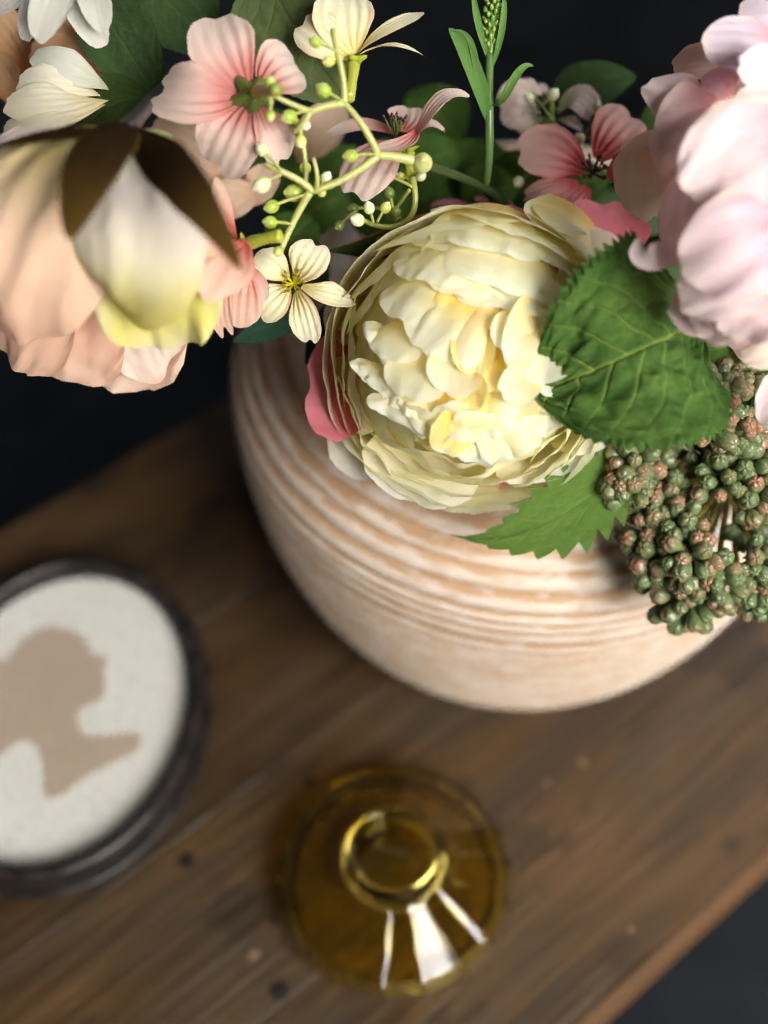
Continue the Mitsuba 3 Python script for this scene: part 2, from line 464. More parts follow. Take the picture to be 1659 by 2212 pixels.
# ------------------------------------------------------------------ oval frame with a cut-out portrait
ZC = 0.011
th = np.linspace(0, 2 * np.pi, 240, endpoint=False)
ex, ey, rot = 318.0, 247.0, math.radians(-61)
im = np.stack([131 + ex * np.cos(th) * math.cos(rot) - ey * np.sin(th) * math.sin(rot), 1551 + ex * np.cos(th) * math.sin(rot) + ey * np.sin(th) * math.cos(rot)], 1)
ov = np.array([G(x, y, ZC)[:2] for x, y in im])
oc = ov.mean(0)
S = (ov - oc).T @ (ov - oc) / len(ov) * 2
lam, ax = np.linalg.eigh(S)
OA, OB = math.sqrt(lam[1]), math.sqrt(lam[0])
oX = ax[:, 1] * np.sign(ax[0, 1])
oY = np.array([-oX[1], oX[0]])
NO = 360
ph = np.linspace(0, 2 * np.pi, NO, endpoint=False)
nrm = unit(np.stack([np.cos(ph) / OA, np.sin(ph) / OB], 1))


def oval(off):
    q = np.stack([OA * np.cos(ph), OB * np.sin(ph)], 1) + nrm * off
    return oc + q[:, :1] * oX + q[:, 1:] * oY


def oval_loft(profile, close=True):
    v = np.concatenate([np.hstack([oval(o), np.full((NO, 1), z)]) for o, z in profile])
    k = len(profile)
    i, j = np.meshgrid(np.arange(k if close else k - 1), np.arange(NO), indexing='ij')
    i2, j2 = (i + 1) % k, (j + 1) % NO
    f = np.vstack([np.stack([i * NO + j, i * NO + j2, i2 * NO + j2], -1).reshape(-1, 3), np.stack([i * NO + j, i2 * NO + j2, i2 * NO + j], -1).reshape(-1, 3)])
    m = trimesh.Trimesh(v, f, process=False)
    m.fix_normals()
    return m


def oval_disc(off, z):
    o = np.hstack([oval(off), np.full((NO, 1), z)])
    v = np.vstack([o, [[*oc, z]]])
    j = np.arange(NO)
    return trimesh.Trimesh(v, np.stack([j, (j + 1) % NO, j * 0 + NO], 1), process=False)


def bronze_fn(p, n, uv):
    a = mikit.fbm(p.x * 160, p.y * 160, p.z * 160, 4)
    return mix(lin(26, 23, 23), lin(50, 42, 41), mikit.smoothstep(0.35, 0.7, a))


scene['dark_bronze'] = {'type': 'principled', 'base_color': mikit.proc(bronze_fn), 'roughness': 0.42, 'specular': 0.5, 'metallic': 0.25}
frame = thing('oval_frame', 'oval dark bronze picture frame with beaded rim lying on the table, showing a cut-out portrait', 'picture frame')
arc = lambda c, r, a0, a1, n=9: [(c[0] + r * math.cos(a), c[1] + r * math.sin(a)) for a in np.linspace(math.radians(a0), math.radians(a1), n)]
prof = [(0.0100, 0.0)] + arc((0.0100, 0.0050), 0.0018, -60, 95) + [(0.0094, 0.0090)] + arc((0.0064, 0.0165), 0.0028, -25, 185, 14) + [(0.0046, 0.0140), (0.0044, 0.0092), (-0.0015, 0.0090), (-0.0018, 0.0)]
part(frame, 'moulding', mikit.ply(oval_loft(prof), 'dark_bronze', 40))


def paper_fn(p, n, uv):
    a = mikit.voronoi(p.x * 330, p.y * 330)
    b = mikit.fbm(p.x * 500, p.y * 500, 0, 3)
    return mix(lin(222, 219, 212), lin(192, 188, 174), mikit.smoothstep(0.35, 0.12, a[0]) * mikit.smoothstep(0.4, 0.6, b))


scene['speckled_paper'] = {'type': 'diffuse', 'reflectance': mikit.proc(paper_fn)}
scene['taupe_card'] = {'type': 'diffuse', 'reflectance': mikit.proc(lambda p, n, uv: mix(lin(176, 158, 141), lin(186, 168, 150), mikit.fbm(p.x * 700, p.y * 700, 0, 2)))}
card = oval_disc(0.0028, 0.0100)
part(frame, 'backing_paper', mikit.ply(card, 'speckled_paper'), 'speckled cream paper')
sil = [(-330, 900), (-150, 760), (0, 840), (80, 770), (170, 690), (250, 660), (330, 668), (420, 705), (462, 765), (490, 805), (550, 818), (552, 850), (538, 885), (546, 930), (545, 985), (528, 1030), (480, 1058),
       (425, 1085), (404, 1125), (410, 1178), (450, 1222), (560, 1226), (700, 1212), (735, 1228), (730, 1275), (690, 1318), (560, 1380), (430, 1450), (330, 1528), (280, 1552), (238, 1540), (224, 1480), (224, 1400),
       (208, 1325), (180, 1278), (130, 1250), (85, 1262), (30, 1308), (-60, 1360), (-330, 1400), (-420, 1150)]
sp_ = np.array([G(x * 0.4151, 1080 + y * 0.4151, 0.0104)[:2] for x, y in sil])
tt = np.linspace(0, len(sp_), len(sp_) * 5)
ring = np.stack([CubicSpline(np.arange(len(sp_) + 1), np.append(sp_[:, k], sp_[0, k]), bc_type='periodic')(tt) for k in (0, 1)], 1)
pg = Polygon(ring[:-1]).buffer(0).intersection(Polygon(oval(-0.004)))
pg = max(getattr(pg, 'geoms', [pg]), key=lambda g: g.area)
sm = trimesh.creation.extrude_polygon(pg, 0.0003, engine='earcut')
sm.apply_translation([0, 0, 0.01015])
part(frame, 'silhouette', mikit.ply(sm, 'taupe_card'), 'taupe paper silhouette of a head and shoulders')
scene['pane_glass'] = {'type': 'thindielectric', 'int_ior': 1.5}
part(frame, 'glass_pane', mikit.ply(oval_disc(0.0022, 0.0114), 'pane_glass'))
bead = trimesh.creation.icosphere(2, 0.00100)
bply = mikit.ply(bead, 'dark_bronze', True)
q = np.stack([OA * np.cos(np.linspace(0, 2 * np.pi, 4000)), OB * np.sin(np.linspace(0, 2 * np.pi, 4000))], 1)
nn = unit(q / [OA ** 2, OB ** 2])
q = q + nn * 0.0031
L = np.concatenate([[0], np.cumsum(np.linalg.norm(np.diff(q, axis=0), axis=1))])
nb = int(L[-1] / 0.0020)
for k in range(nb):
    a = np.interp(k / nb * L[-1], L, np.arange(4000))
    c2 = oc + q[int(a), 0] * oX + q[int(a), 1] * oY
    X, Y = (c2[0] / 1, c2[1])
    d = np.array([c2[0], c2[1], 0.0115]) - EYE
    if abs((d @ RT) / (d @ FW) * FPX) > 900:                    # beads beyond the picture's edge are left out
        continue
    part(frame, 'bead', {**bply, 'to_world': T().translate([float(c2[0]), float(c2[1]), 0.0132])})

# ------------------------------------------------------------------ amber glass candle holder
gc = G(850, 1912)[:2]
NF = 18
fa = (np.arange(NF)[:, None] + np.array([-0.5, -0.44, -0.22, 0.0, 0.22, 0.44])[None]).ravel() * 2 * np.pi / NF - math.pi / 2 + 0.42      # a raised rib, then a flat panel
NG = len(fa)
within = (np.tile(np.array([-0.5, -0.44, -0.22, 0.0, 0.22, 0.44]), NF)) * 2 * np.pi / NF
rib = np.tile(np.array([1.0, 0, 0, 0, 0, 0]), NF)
flatr = math.cos(np.pi / NF) / np.cos(within)
# (r, z, how far the section is a polygon)
outer = [(0.0392, 0.0, 0), (0.0425, 0.0010, 0), (0.0440, 0.0035, 0), (0.0447, 0.0070, 0.3), (0.0448, 0.0105, 1), (0.0436, 0.0135, 1), (0.0430, 0.01395, 1), (0.0330, 0.0206, 1), (0.0228, 0.0270, 1), (0.0222, 0.0274, 1), (0.0196, 0.0288, 0.3), (0.0182, 0.0303, 0), (0.0176, 0.0330, 0), (0.0171, 0.0346, 0), (0.0161, 0.0353, 0), (0.0150, 0.0350, 0), (0.0143, 0.0338, 0),
         (0.0140, 0.0270, 0), (0.0136, 0.0190, 0), (0.0126, 0.0165, 0), (0.0090, 0.0158, 0), (0.0004, 0.0158, 0),
         (0.0004, 0.0124, 0), (0.0110, 0.0124, 0), (0.0152, 0.0142, 0), (0.0166, 0.0180, 0), (0.0172, 0.0235, 0), (0.0200, 0.0248, 0), (0.0225, 0.0240, 1), (0.0322, 0.0178, 1), (0.0400, 0.0124, 1), (0.0412, 0.0085, .4), (0.0408, 0.0030, 0), (0.0396, 0.0002, 0)]
rows_ = []
for r, z, g in outer:
    rr = r * (1 + g * (flatr - 1)) + g * rib * 0.0012
    rows_.append(np.stack([rr * np.cos(fa), rr * np.sin(fa), np.full(NG, z)], 1))
k = len(rows_)
i, j = np.meshgrid(np.arange(k), np.arange(NG), indexing='ij')
i2, j2 = (i + 1) % k, (j + 1) % NG
gf = np.vstack([np.stack([i * NG + j, i * NG + j2, i2 * NG + j2], -1).reshape(-1, 3), np.stack([i * NG + j, i2 * NG + j2, i2 * NG + j], -1).reshape(-1, 3)])
gm = trimesh.Trimesh(np.concatenate(rows_), gf, process=False)
if gm.volume < 0:
    gm.invert()
gm.apply_translation([gc[0], gc[1], 0.0006])
scene['amber_glass'] = {'type': 'dielectric', 'int_ior': 1.5, 'specular_transmittance': {'type': 'rgb', 'value': [1.0, 0.90, 0.46]}}
holder = thing('candle_holder', 'round amber glass candle holder with radial facets standing on the table', 'candle holder')
part(holder, 'glass_body', mikit.ply(gm, 'amber_glass', 50))

# ------------------------------------------------------------------ dyes
IV, CREAM, BUTTER = lin(240, 240, 214), lin(250, 240, 196), lin(252, 226, 130)
PALE, PINK, DEEP = lin(214, 193, 181), lin(208, 158, 148), lin(194, 110, 104)
ROSE, DUSK = lin(206, 104, 118), lin(160, 62, 74)
PEACH, APRI = lin(238, 192, 166), lin(228, 156, 118)
GREENB, OLIVE, BROWN = lin(150, 160, 50), lin(70, 84, 34), lin(58, 44, 22)


def blossom_dye(seed, tip=PALE, mid=PINK, base=DEEP, vein=0.2):
    return lambda s, v, q: dye(s, v, q, [(0, base), (0.22, base * 0.6 + mid * 0.4), (0.5, mid * 0.45 + tip * 0.55), (0.8, tip), (1, tip)], vein, 7, None, 0.08, seed)


def cream_dye(seed, pink=0.2):
    return lambda s, v, q: dye(s, v, q, [(0, lin(226, 210, 130)), (0.35, lin(232, 222, 176)), (0.8, lin(228, 222, 190)), (1, lin(228, 224, 192))], 0.05, 7, (lin(222, 180, 150), 0.7, 0.6 + pink), 0.08, seed)


# ------------------------------------------------------------------ peony
def peony():
    t = thing('peony', 'large cream yellow ruffled peony in front of the ribbed vase', 'flower')
    C = P(1018, 782, 0.430)
    A = V(-0.10, -0.36, 0.93)
    X = unit(RT - (RT @ A) * A)
    Y = np.cross(A, X)
    R = 302 * 0.425 / FPD
    rng = np.random.default_rng(4)

    def petal(rho, th0, th1, az, half, seed, ruf=0.07, notch=0.06, flare=0.0, oblate=0.9, nu=25, nv=26, st=None, rag=0.03, curl=0.0, name='petal', label=None, off=(0, 0, 0)):
        s, v = np.meshgrid(np.linspace(-1, 1, nu), np.linspace(0, 1, nv))
        q = seed * 3.17
        N = lambda a, b, c, o=2: meshkit.fbm(np.stack([a, b, 0 * s + c], -1), o, seed) - 0.5
        E = 1 - 0.30 * (1 - np.sqrt(np.clip(1 - s ** 2 * 0.98, 0, 1))) - notch * np.exp(-((s - 0.3 * N(s * 0, s * 0, q)) / 0.22) ** 2) + rag * 5 * N(s * 3.2, s * 0, q, 3)
        vv = v * np.clip(E, 0.4, 1.1)
        thp = np.radians(th0 + (th1 - th0) * vv)
        w = np.radians(half) * (0.35 + 0.65 * np.sin(np.clip(vv / 0.65, 0, 1) * np.pi / 2)) * np.where(vv > 0.7, 1 - 0.25 * ((vv - 0.7) / 0.3) ** 2, 1)
        # keep the sheet's own width where it closes over the pole
        aa = az + s * w / np.maximum(np.sin(np.maximum(thp, np.radians(25))), 0.45) * 0.8
        rr = rho * (1 + flare * vv ** 2 + ruf * 2 * vv ** 1.6 * N(s * 2.6, vv * 1.8, q + 5) + 0.5 * ruf * vv ** 3 * N(s * 7, vv * 3, q + 9) + curl * np.clip(vv - 0.8, 0, 1) ** 2 * 12 + 0.04 * s ** 2)
        p = R * rr[..., None] * (np.sin(thp)[..., None] * (np.cos(aa)[..., None] * X + np.sin(aa)[..., None] * Y) + oblate * np.cos(thp)[..., None] * A)
        p = p + C + R * (off[0] * X + off[1] * Y + off[2] * A)
        m = trimesh.Trimesh(p.reshape(-1, 3), grid_faces(nv, nu), process=False)
        c = dye(s, vv, q, st or [(0, lin(252, 224, 124)), (0.45, lin(252, 240, 184)), (0.8, lin(250, 246, 212)), (1, lin(246, 245, 220))], 0.04, 5, (lin(246, 243, 214), 0.82, 0.8), 0.05, seed)
        part(t, name, mikit.ply(m, 'sheer_silk', True, color=c.reshape(-1, 3)), label)

    sd = 10
    for rho, th1, n, half, ruf, flare, a0 in ((1.05, 78, 7, 42, .045, .03, .5), (1.0, 70, 8, 38, .05, .02, .2), (.95, 63, 8, 36, .07, 0, .6), (.89, 57, 8, 36, .08, 0, .1), (.82, 51, 7, 40, .10, 0, .5), (.76, 42, 7, 40, .11, 0, .0), (.70, 35, 6, 46, .12, .0, .4), (.64, 28, 6, 50, .13, 0, .1)):
        for k in range(n):
            sd += 1
            petal(rho * rng.uniform(.985, 1.015), 150, th1 + rng.normal(0, 4), a0 + 2 * math.pi * k / n + rng.normal(0, .1), half * rng.uniform(.95, 1.15), sd, ruf, rng.uniform(0, 0.07), flare, rag=.016, curl=rng.uniform(0, .12))

    def dep(x, y):
        return 0.436 - 0.046 * math.sqrt(max(0.02, 1 - ((x - 1018) / 350) ** 2 - ((y - 790) / 350) ** 2))

    stA = [(0, lin(252, 228, 136)), (0.4, lin(252, 242, 192)), (0.75, lin(249, 247, 222)), (1, lin(243, 247, 234))]
    stY = [(0, lin(250, 206, 80)), (0.5, lin(253, 228, 134)), (1, lin(252, 240, 182))]

    def pp(x0, y0, x1, y1, w, layer, deep=.006, kind=0, **k):
        nonlocal sd
        sd += 1
        xm, ym = (x0 + x1) / 2 + rng.uniform(-6, 6), (y0 + y1) / 2
        L = layer * .0011
        nx, ny = (xm - 1018) / 380, -(ym - 790) / 380
        st = stY if kind else stA
        put(t, 'petal', [(x0, y0, dep(x0, y0) + deep - L), (xm, ym, dep(xm, ym) + .25 * deep - L), (x1, y1, dep(x1, y1) - L)], w * 1.06, 'sheer_silk',
            color=lambda s, v, q: dye(s, v, q, st, .03, 5, (lin(248, 245, 218), .84, .7), .05, sd), seed=sd, face=(nx, ny, math.sqrt(max(.1, 1 - nx * nx - ny * ny))),
            **{**dict(ruffle=.16, rfreq=3.0, cup=-.10, rnd=.34, notch=.05, notchw=.2, wb=.55, wmax=.6, ragged=.011, nu=27, nv=26), **k})

    # backs of the outer petals at the top: their tips hang towards the heart, the outermost lies over the rest
    for a in ((1075, 440, 1050, 548, 250, 6), (1190, 445, 1272, 505, 190, 6.5), (1245, 445, 1240, 535, 235, 5.5), (980, 520, 910, 612, 190, 5), (1085, 500, 1062, 624, 250, 4.6), (1250, 510, 1236, 606, 210, 4.4), (1010, 560, 985, 640, 150, 3.6), (1175, 565, 1158, 652, 255, 3.4), (1180, 605, 1168, 694, 245, 2.4), (1260, 590, 1290, 690, 160, 3.4), (930, 580, 858, 694, 160, 3.2), (1225, 650, 1228, 752, 160, 1.8), (1080, 600, 1075, 668, 170, 2.6)):
        pp(*a, cup=-.22)
    # folded petals round the slit
    for a, k in (((1005, 630, 905, 760, 160, 3.4), dict(cup=-.2)), ((1030, 620, 965, 690, 150, 1.6), dict(kind=1)), ((1058, 640, 990, 795, 92, 4.0), dict(cup=-.5)), ((1180, 660, 1128, 826, 170, 2.8), dict(cup=.35)), ((1165, 800, 1078, 850, 84, 4.6), dict(cup=.3)), ((1130, 690, 1080, 760, 110, 4.2), dict(cup=.2)), ((935, 750, 876, 864, 140, 2.6), {}), ((1000, 745, 958, 852, 120, 2.8), dict(cup=.3)), ((1235, 740, 1192, 866, 140, 2.4), {}),
                 ((1010, 700, 1022, 812, 90, 2.4), dict(cup=.4, kind=1)), ((1085, 760, 1066, 850, 80, 1.6), dict(cup=.4, kind=1)), ((880, 690, 838, 780, 130, 2.4), {}), ((1210, 690, 1265, 770, 150, 1.2), dict(kind=1))):
        pp(*a, **k)
    for a in ((905, 850, 872, 925, 190, 1.4), (1000, 880, 955, 968, 220, 1.0), (1060, 890, 1050, 985, 230, .8), (1130, 880, 1150, 965, 220, 1.2), (960, 860, 930, 930, 170, 2.0), (1090, 870, 1100, 935, 180, 2.0), (1180, 840, 1220, 910, 180, 1.6), (860, 800, 815, 850, 180, 1.0), (870, 740, 815, 770, 170, 1.2)):
        pp(*a, ruffle=.3, rfreq=4, rnd=.18, wb=.8, cup=-.05)
    # the crumpled heart
    for x, y in ((690, 1030), (770, 930), (850, 1050), (930, 1000), (1010, 1000), (760, 1090), (970, 1085), (810, 1000), (620, 1050)):
        x, y = 621 + .488 * x, 405 + .488 * y
        a = rng.uniform(0, 6.28)
        r = rng.uniform(34, 50)
        pp(x - r * math.cos(a), y - r * math.sin(a) - 8, x + r * math.cos(a), y + r * math.sin(a) + 6, rng.uniform(95, 130), rng.uniform(1.0, 3.0), rng.uniform(.002, .005), int(rng.uniform() < .4), cup=rng.uniform(-.3, .15), ruffle=.26, rfreq=3.0, nu=21, nv=21, twist=rng.uniform(-.8, .8), ragged=.04)
    # loose outer petals, each where it hangs
    ivo = lambda sd: (lambda s, v, q: dye(s, v, q, [(0, BUTTER), (0.4, CREAM), (0.8, lin(238, 234, 216)), (1, lin(232, 232, 222))], 0.04, 5, None, 0.05, sd))
    o = lambda pts, w, sd, **k: put(t, 'petal', pts, w, 'sheer_silk', color=ivo(sd), seed=sd, **{**dict(ruffle=0.12, rfreq=3, cup=0.25, rnd=0.45), **k})
    o([(930, 880, .436), (915, 990, .436), (890, 1094, .438)], 270, 301, cup=0.15, notch=0.05)
    o([(850, 860, .450), (810, 960, .447), (812, 1034, .448)], 220, 302, cup=0.2)
    o([(1130, 900, .440), (1180, 960, .436), (1215, 1028, .436)], 260, 303, cup=0.15)
    o([(1180, 850, .438), (1260, 900, .432), (1320, 955, .430)], 190, 304, cup=0.2)
    o([(860, 820, .438), (780, 850, .436), (728, 905, .442)], 190, 305, face=(-.5, 0, 1), cup=0.2)
    o([(880, 720, .440), (790, 680, .436), (712, 725, .436)], 190, 306, face=(-.5, .2, 1), cup=-0.2)
    o([(960, 640, .440), (860, 600, .437), (755, 635, .434)], 95, 307, face=(-.2, .6, 1), cup=-0.1)
    o([(1010, 640, .440), (1010, 560, .430), (1060, 490, .432)], 250, 308, face=(0, .5, 1), cup=0.1)
    o([(1150, 640, .440), (1180, 560, .430), (1260, 480, .434)], 240, 309, face=(0, .5, 1), cup=0.1)
    o([(1200, 620, .440), (1270, 540, .430), (1340, 518, .436)], 110, 310, face=(.2, .7, 1), cup=0.1)
    rs = lambda sd: (lambda s, v, q: dye(s, v, q, [(0, lin(184, 86, 98)), (0.45, lin(212, 116, 128)), (1, lin(226, 138, 150))], 0.2, 7, None, 0.08, sd))
    g = lambda pts, w, sd, **k: put(t, 'outer_petal', pts, w, color=rs(sd), seed=sd, label='dusky rose outer petal', **{**dict(ruffle=0.18, rfreq=3, cup=0.2, rnd=0.4, notch=0.08), **k})
    g([(830, 830, .440), (740, 835, .438), (656, 834, .440)], 240, 320, face=(-.3, 0, 1))
    g([(1120, 930, .458), (1130, 1030, .452), (1128, 1088, .448)], 200, 321, face=(0, -.3, 1))
    g([(1100, 600, .440), (1080, 520, .430), (1066, 436, .434)], 160, 322, face=(0, .5, 1))
    g([(1300, 600, .446), (1300, 520, .440), (1300, 428, .442)], 205, 323, face=(0, .5, 1))
    for k in range(5):                                              # stamens in the slit
        b = P(1040 + rng.uniform(-8, 8), 765 + k * 12, 0.400)
        m = tube_mesh([b, b + A * 0.006 + X * rng.uniform(-.002, .002), b + A * 0.012 + X * rng.uniform(-.003, .003)], [0.0004, 0.0004, 0.0007], 6)
        part(t, 'stamen', mikit.ply(m, 'soft_plastic', True, color=flat(m, lin(240, 200, 20))))
    tube(t, 'stem', [(1030, 800, .46), (1060, 700, .49), (1085, 640, .52)], 14, OLIVE)


peony()


# ------------------------------------------------------------------ blossoms: five heart-shaped petals round a green cup
def stamens(t, x, y, d, n, length, axis, cols, seed, spread=0.9, r=4.0):
    rng = np.random.default_rng(seed)
    ax = V(*axis)
    a1 = unit(np.cross(ax, [0.31, 0.9, 0.2]))
    a2 = np.cross(ax, a1)
    o = P(x, y, d)
    for k in range(n):
        a, e = 2 * math.pi * k / n + rng.uniform(-.3, .3), spread * rng.uniform(0.35, 1.0)
        dr_ = unit(ax + e * (math.cos(a) * a1 + math.sin(a) * a2))
        l = length * d / FPD * rng.uniform(0.75, 1.1)
        m = tube_mesh([o, o + dr_ * l * 0.5, o + dr_ * l + ax * l * 0.1], np.array([.45, .45, .5]) * r * d / FPD, 6, True, 3)
        tip_ = trimesh.creation.icosphere(1, r * 0.8 * d / FPD)
        tip_.apply_transform(trimesh.geometry.align_vectors([0, 0, 1], dr_) @ np.diag([1, 1, 2.0, 1]))
        tip_.apply_translation(o + dr_ * l + ax * l * 0.1)
        mm = trimesh.util.concatenate([m, tip_])
        c = np.vstack([flat(m, cols[0]), flat(tip_, cols[1])])
        part(t, 'stamen', mikit.ply(mm, 'soft_plastic', True, color=c))


def calyx(t, x, y, d, axis, r_px, stub, col=GREENB, stub_r=15):
    """five pointed lobes under the petals and the stub of stem they sit on"""
    ax = V(*axis)
    a1 = unit(np.cross(ax, [0.31, 0.2, 0.9]))
    a2 = np.cross(ax, a1)
    k = d / FPD
    o = P(x, y, d)
    nu = 40
    a = np.linspace(0, 2 * np.pi, nu, endpoint=False)
    star = 0.55 + 0.45 * np.abs(np.cos(a * 2.5)) ** 2
    rows = [(0.0, -0.30), (0.35, -0.30), (0.6, -0.05), (1.0, 0.16), (0.92, 0.24), (0.5, 0.12), (0.0, 0.10)]
    v = []
    for r, z in rows:
        rr = r * (star if r > 0.5 else 1)
        v.append(o + (rr * r_px * k)[:, None] * (np.cos(a)[:, None] * a1 + np.sin(a)[:, None] * a2) + ax * z * r_px * k if np.ndim(rr) else o + r * r_px * k * (np.cos(a)[:, None] * a1 + np.sin(a)[:, None] * a2) + ax * z * r_px * k)
    n = len(rows)
    i, j = np.meshgrid(np.arange(n - 1), np.arange(nu), indexing='ij')
    j2 = (j + 1) % nu
    f = np.vstack([np.stack([i * nu + j, i * nu + j2, (i + 1) * nu + j2], -1).reshape(-1, 3), np.stack([i * nu + j, (i + 1) * nu + j2, (i + 1) * nu + j], -1).reshape(-1, 3)])
    m = trimesh.Trimesh(np.concatenate(v), f, process=False)
    part(t, 'calyx', mikit.ply(m, 'soft_plastic', True, color=flat(m, col)))
    if stub:
        tube(t, 'stem', stub, [stub_r, stub_r * 0.8, stub_r * 1.0][:len(stub)] if len(stub) <= 3 else stub_r, col * 0.5 + lin(160, 156, 60) * 0.5)


def blossom(label, petals, seed, dye_fn=blossom_dye, face=(0, 0, 1), **dk):
    t = thing('blossom', label, 'flower')
    for k, (pts, w, kw) in enumerate(petals):
        base = dict(face=face, notch=0.10, notchw=0.28, rnd=0.42, cup=0.12, ruffle=0.10, rfreq=2.2, flute=0.06, nflute=5, wb=0.22, seed=seed * 10 + k, nu=25, nv=28)
        put(t, 'petal', pts, w, color=dye_fn(seed * 10 + k, **dk), **{**base, **kw})
    return t


b = blossom('pale pink blossom seen from behind with its green cup towards us, upper left', [
    ([(535, 195, .398), (490, 120, .392), (466, 32, .398)], 150, {'notch': .06}), ([(528, 206, .398), (440, 205, .390), (330, 190, .400)], 138, {'notch': .15}), ([(538, 222, .398), (500, 290, .392), (462, 372, .402)], 148, {'notch': .13}),
    ([(555, 228, .398), (590, 285, .394), (610, 360, .402)], 95, {'face': (.5, 0, 1)}), ([(560, 192, .398), (605, 150, .394), (648, 140, .400)], 135, {'face': (.3, .2, 1)})], 1)
calyx(b, 545, 203, .394, (-.25, 0, -1), 52, [(550, 200, .392), (575, 196, .382), (598, 194, .374)], OLIVE * 1.3)
b = blossom('pink blossom with dark stamens seen from the side, behind the green berries', [
    ([(855, 290, .432), (780, 272, .434), (702, 296, .436)], 60, {'face': (0, .7, .7)}), ([(870, 285, .436), (880, 255, .440), (886, 228, .444)], 90, {'face': (0, .3, 1)}),
    ([(862, 305, .428), (800, 345, .418), (758, 438, .420)], 135, {'face': (-.3, .3, 1), 'cup': -.2}), ([(880, 305, .428), (915, 262, .420), (950, 215, .416), (1014, 208, .418)], 52, {'face': (-.5, .5, .8), 'notch': 0, 'rnd': .5}),
    ([(890, 300, .430), (930, 268, .428), (964, 288, .430)], 48, {'face': (.2, .8, .6)}), ([(900, 280, .424), (850, 322, .416), (790, 325, .414)], 62, {'face': (.1, .8, .5), 'cup': .3})], 2)
stamens(b, 855, 295, .428, 13, 42, (0, .75, .5), (OLIVE, lin(40, 24, 18)), 21)
calyx(b, 882, 322, .430, (-.1, .9, .4), 26, [(882, 330, .430), (886, 360, .432), (888, 390, .436)])
b = blossom('coral pink blossom seen from behind beside the peach rose, under a brown sepal', [
    ([(512, 520, .392), (430, 498, .368), (352, 478, .364)], 84, {}), ([(514, 545, .392), (440, 575, .370), (400, 650, .368)], 200, {'cup': -.15, 'face': (-.2, 0, 1), 'notch': .16}), ([(510, 515, .402), (484, 455, .402), (470, 382, .404)], 45, {'face': (.6, 0, .7), 'notch': 0}),
    ([(505, 560, .402), (478, 640, .404), (496, 738, .408)], 62, {'face': (-.4, 0, 1), 'notch': .18}), ([(522, 570, .404), (520, 640, .408), (515, 708, .414)], 100, {'notch': .0})], 3, base=lin(206, 98, 88), mid=lin(220, 156, 138), tip=lin(226, 190, 170))
put(b, 'petal', [(530, 570, .404), (548, 610, .406), (556, 655, .412)], 60, color=blossom_dye(37), seed=37, rnd=.4, cup=.2)
calyx(b, 532, 530, .398, (-.9, -.1, -.3), 30, [(540, 525, .396), (575, 515, .392), (606, 510, .390)])
b = blossom('small cream blossom with yellow stamens facing us, beside the peony', [
    ([(640, 605, .418), (665, 560, .410), (690, 520, .414)], 92, {'notch': .12}), ([(622, 602, .418), (588, 572, .412), (553, 548, .414)], 70, {'notch': 0}), ([(622, 622, .418), (588, 650, .412), (556, 690, .416)], 82, {}),
    ([(640, 630, .418), (656, 680, .412), (672, 748, .418)], 70, {'face': (-.2, -.2, 1)}), ([(652, 618, .418), (700, 632, .414), (768, 648, .422)], 62, {'face': (0, .4, 1)})], 4, cream_dye)
stamens(b, 634, 614, .416, 16, 34, (0, 0, 1), (lin(190, 176, 20), lin(120, 96, 20)), 41, 1.3, 3.4)
b = blossom('cream blossom at the top edge with petals curling to the right', [
    ([(765, 118, .415), (745, 55, .408), (742, -20, .412)], 135, {'notch': 0}), ([(755, 116, .415), (700, 80, .408), (645, 48, .412)], 105, {}), ([(775, 115, .415), (830, 66, .408), (870, 45, .408), (914, 26, .412)], 52, {'face': (-.3, .6, .8), 'notch': 0}),
    ([(778, 118, .415), (840, 98, .410), (918, 122, .412)], 42, {'face': (.1, .9, .5), 'notch': 0}), ([(752, 120, .415), (700, 100, .414), (655, 100, .416)], 50, {})], 5, cream_dye)
calyx(b, 766, 130, .414, (-.05, .9, .2), 34, [(764, 140, .413), (760, 172, .410), (752, 212, .406)])
b = blossom('pink blossom with dark stamens in the shade, left of the hydrangea', [
    ([(1262, 370, .452), (1190, 328, .444), (1108, 330, .448)], 118, {}), ([(1290, 345, .452), (1330, 285, .446), (1372, 244, .450)], 118, {'face': (-.2, 0, 1)}), ([(1310, 375, .452), (1350, 362, .448), (1400, 345, .452)], 96, {}),
    ([(1250, 392, .452), (1185, 405, .446), (1124, 428, .450)], 56, {'face': (0, .5, 1)}), ([(1270, 405, .452), (1235, 440, .448), (1205, 480, .452)], 80, {'face': (0, .3, 1)})], 6, base=lin(206, 92, 98), mid=lin(226, 140, 142), tip=lin(226, 184, 176), vein=.2)
stamens(b, 1280, 375, .448, 18, 42, (0, .1, 1), (lin(60, 40, 30), lin(36, 22, 20)), 61, 1.1, 4.4)
b = blossom('pale cream blossom with dark stamens deep in the shade, above the pink one', [
    ([(1170, 238, .470), (1125, 225, .464), (1072, 240, .468)], 112, {}), ([(1165, 225, .470), (1140, 205, .466), (1104, 186, .470)], 70, {}), ([(1180, 265, .470), (1150, 275, .466), (1120, 296, .470)], 70, {}), ([(1205, 240, .470), (1250, 212, .462), (1286, 262, .464)], 75, {'face': (0, .4, 1)}),
    ([(1205, 258, .468), (1235, 262, .462), (1262, 284, .464)], 34, {'face': (0, .6, 1)}), ([(1200, 262, .468), (1196, 285, .464), (1200, 312, .466)], 36, {}), ([(1185, 220, .470), (1172, 198, .468), (1160, 180, .470)], 30, {})], 7, base=lin(200, 196, 150), mid=lin(228, 216, 204), tip=lin(232, 208, 200), vein=.08)
stamens(b, 1175, 248, .466, 12, 42, (0, .3, 1), (lin(60, 40, 36), lin(30, 18, 24)), 71, 1.1, 5)
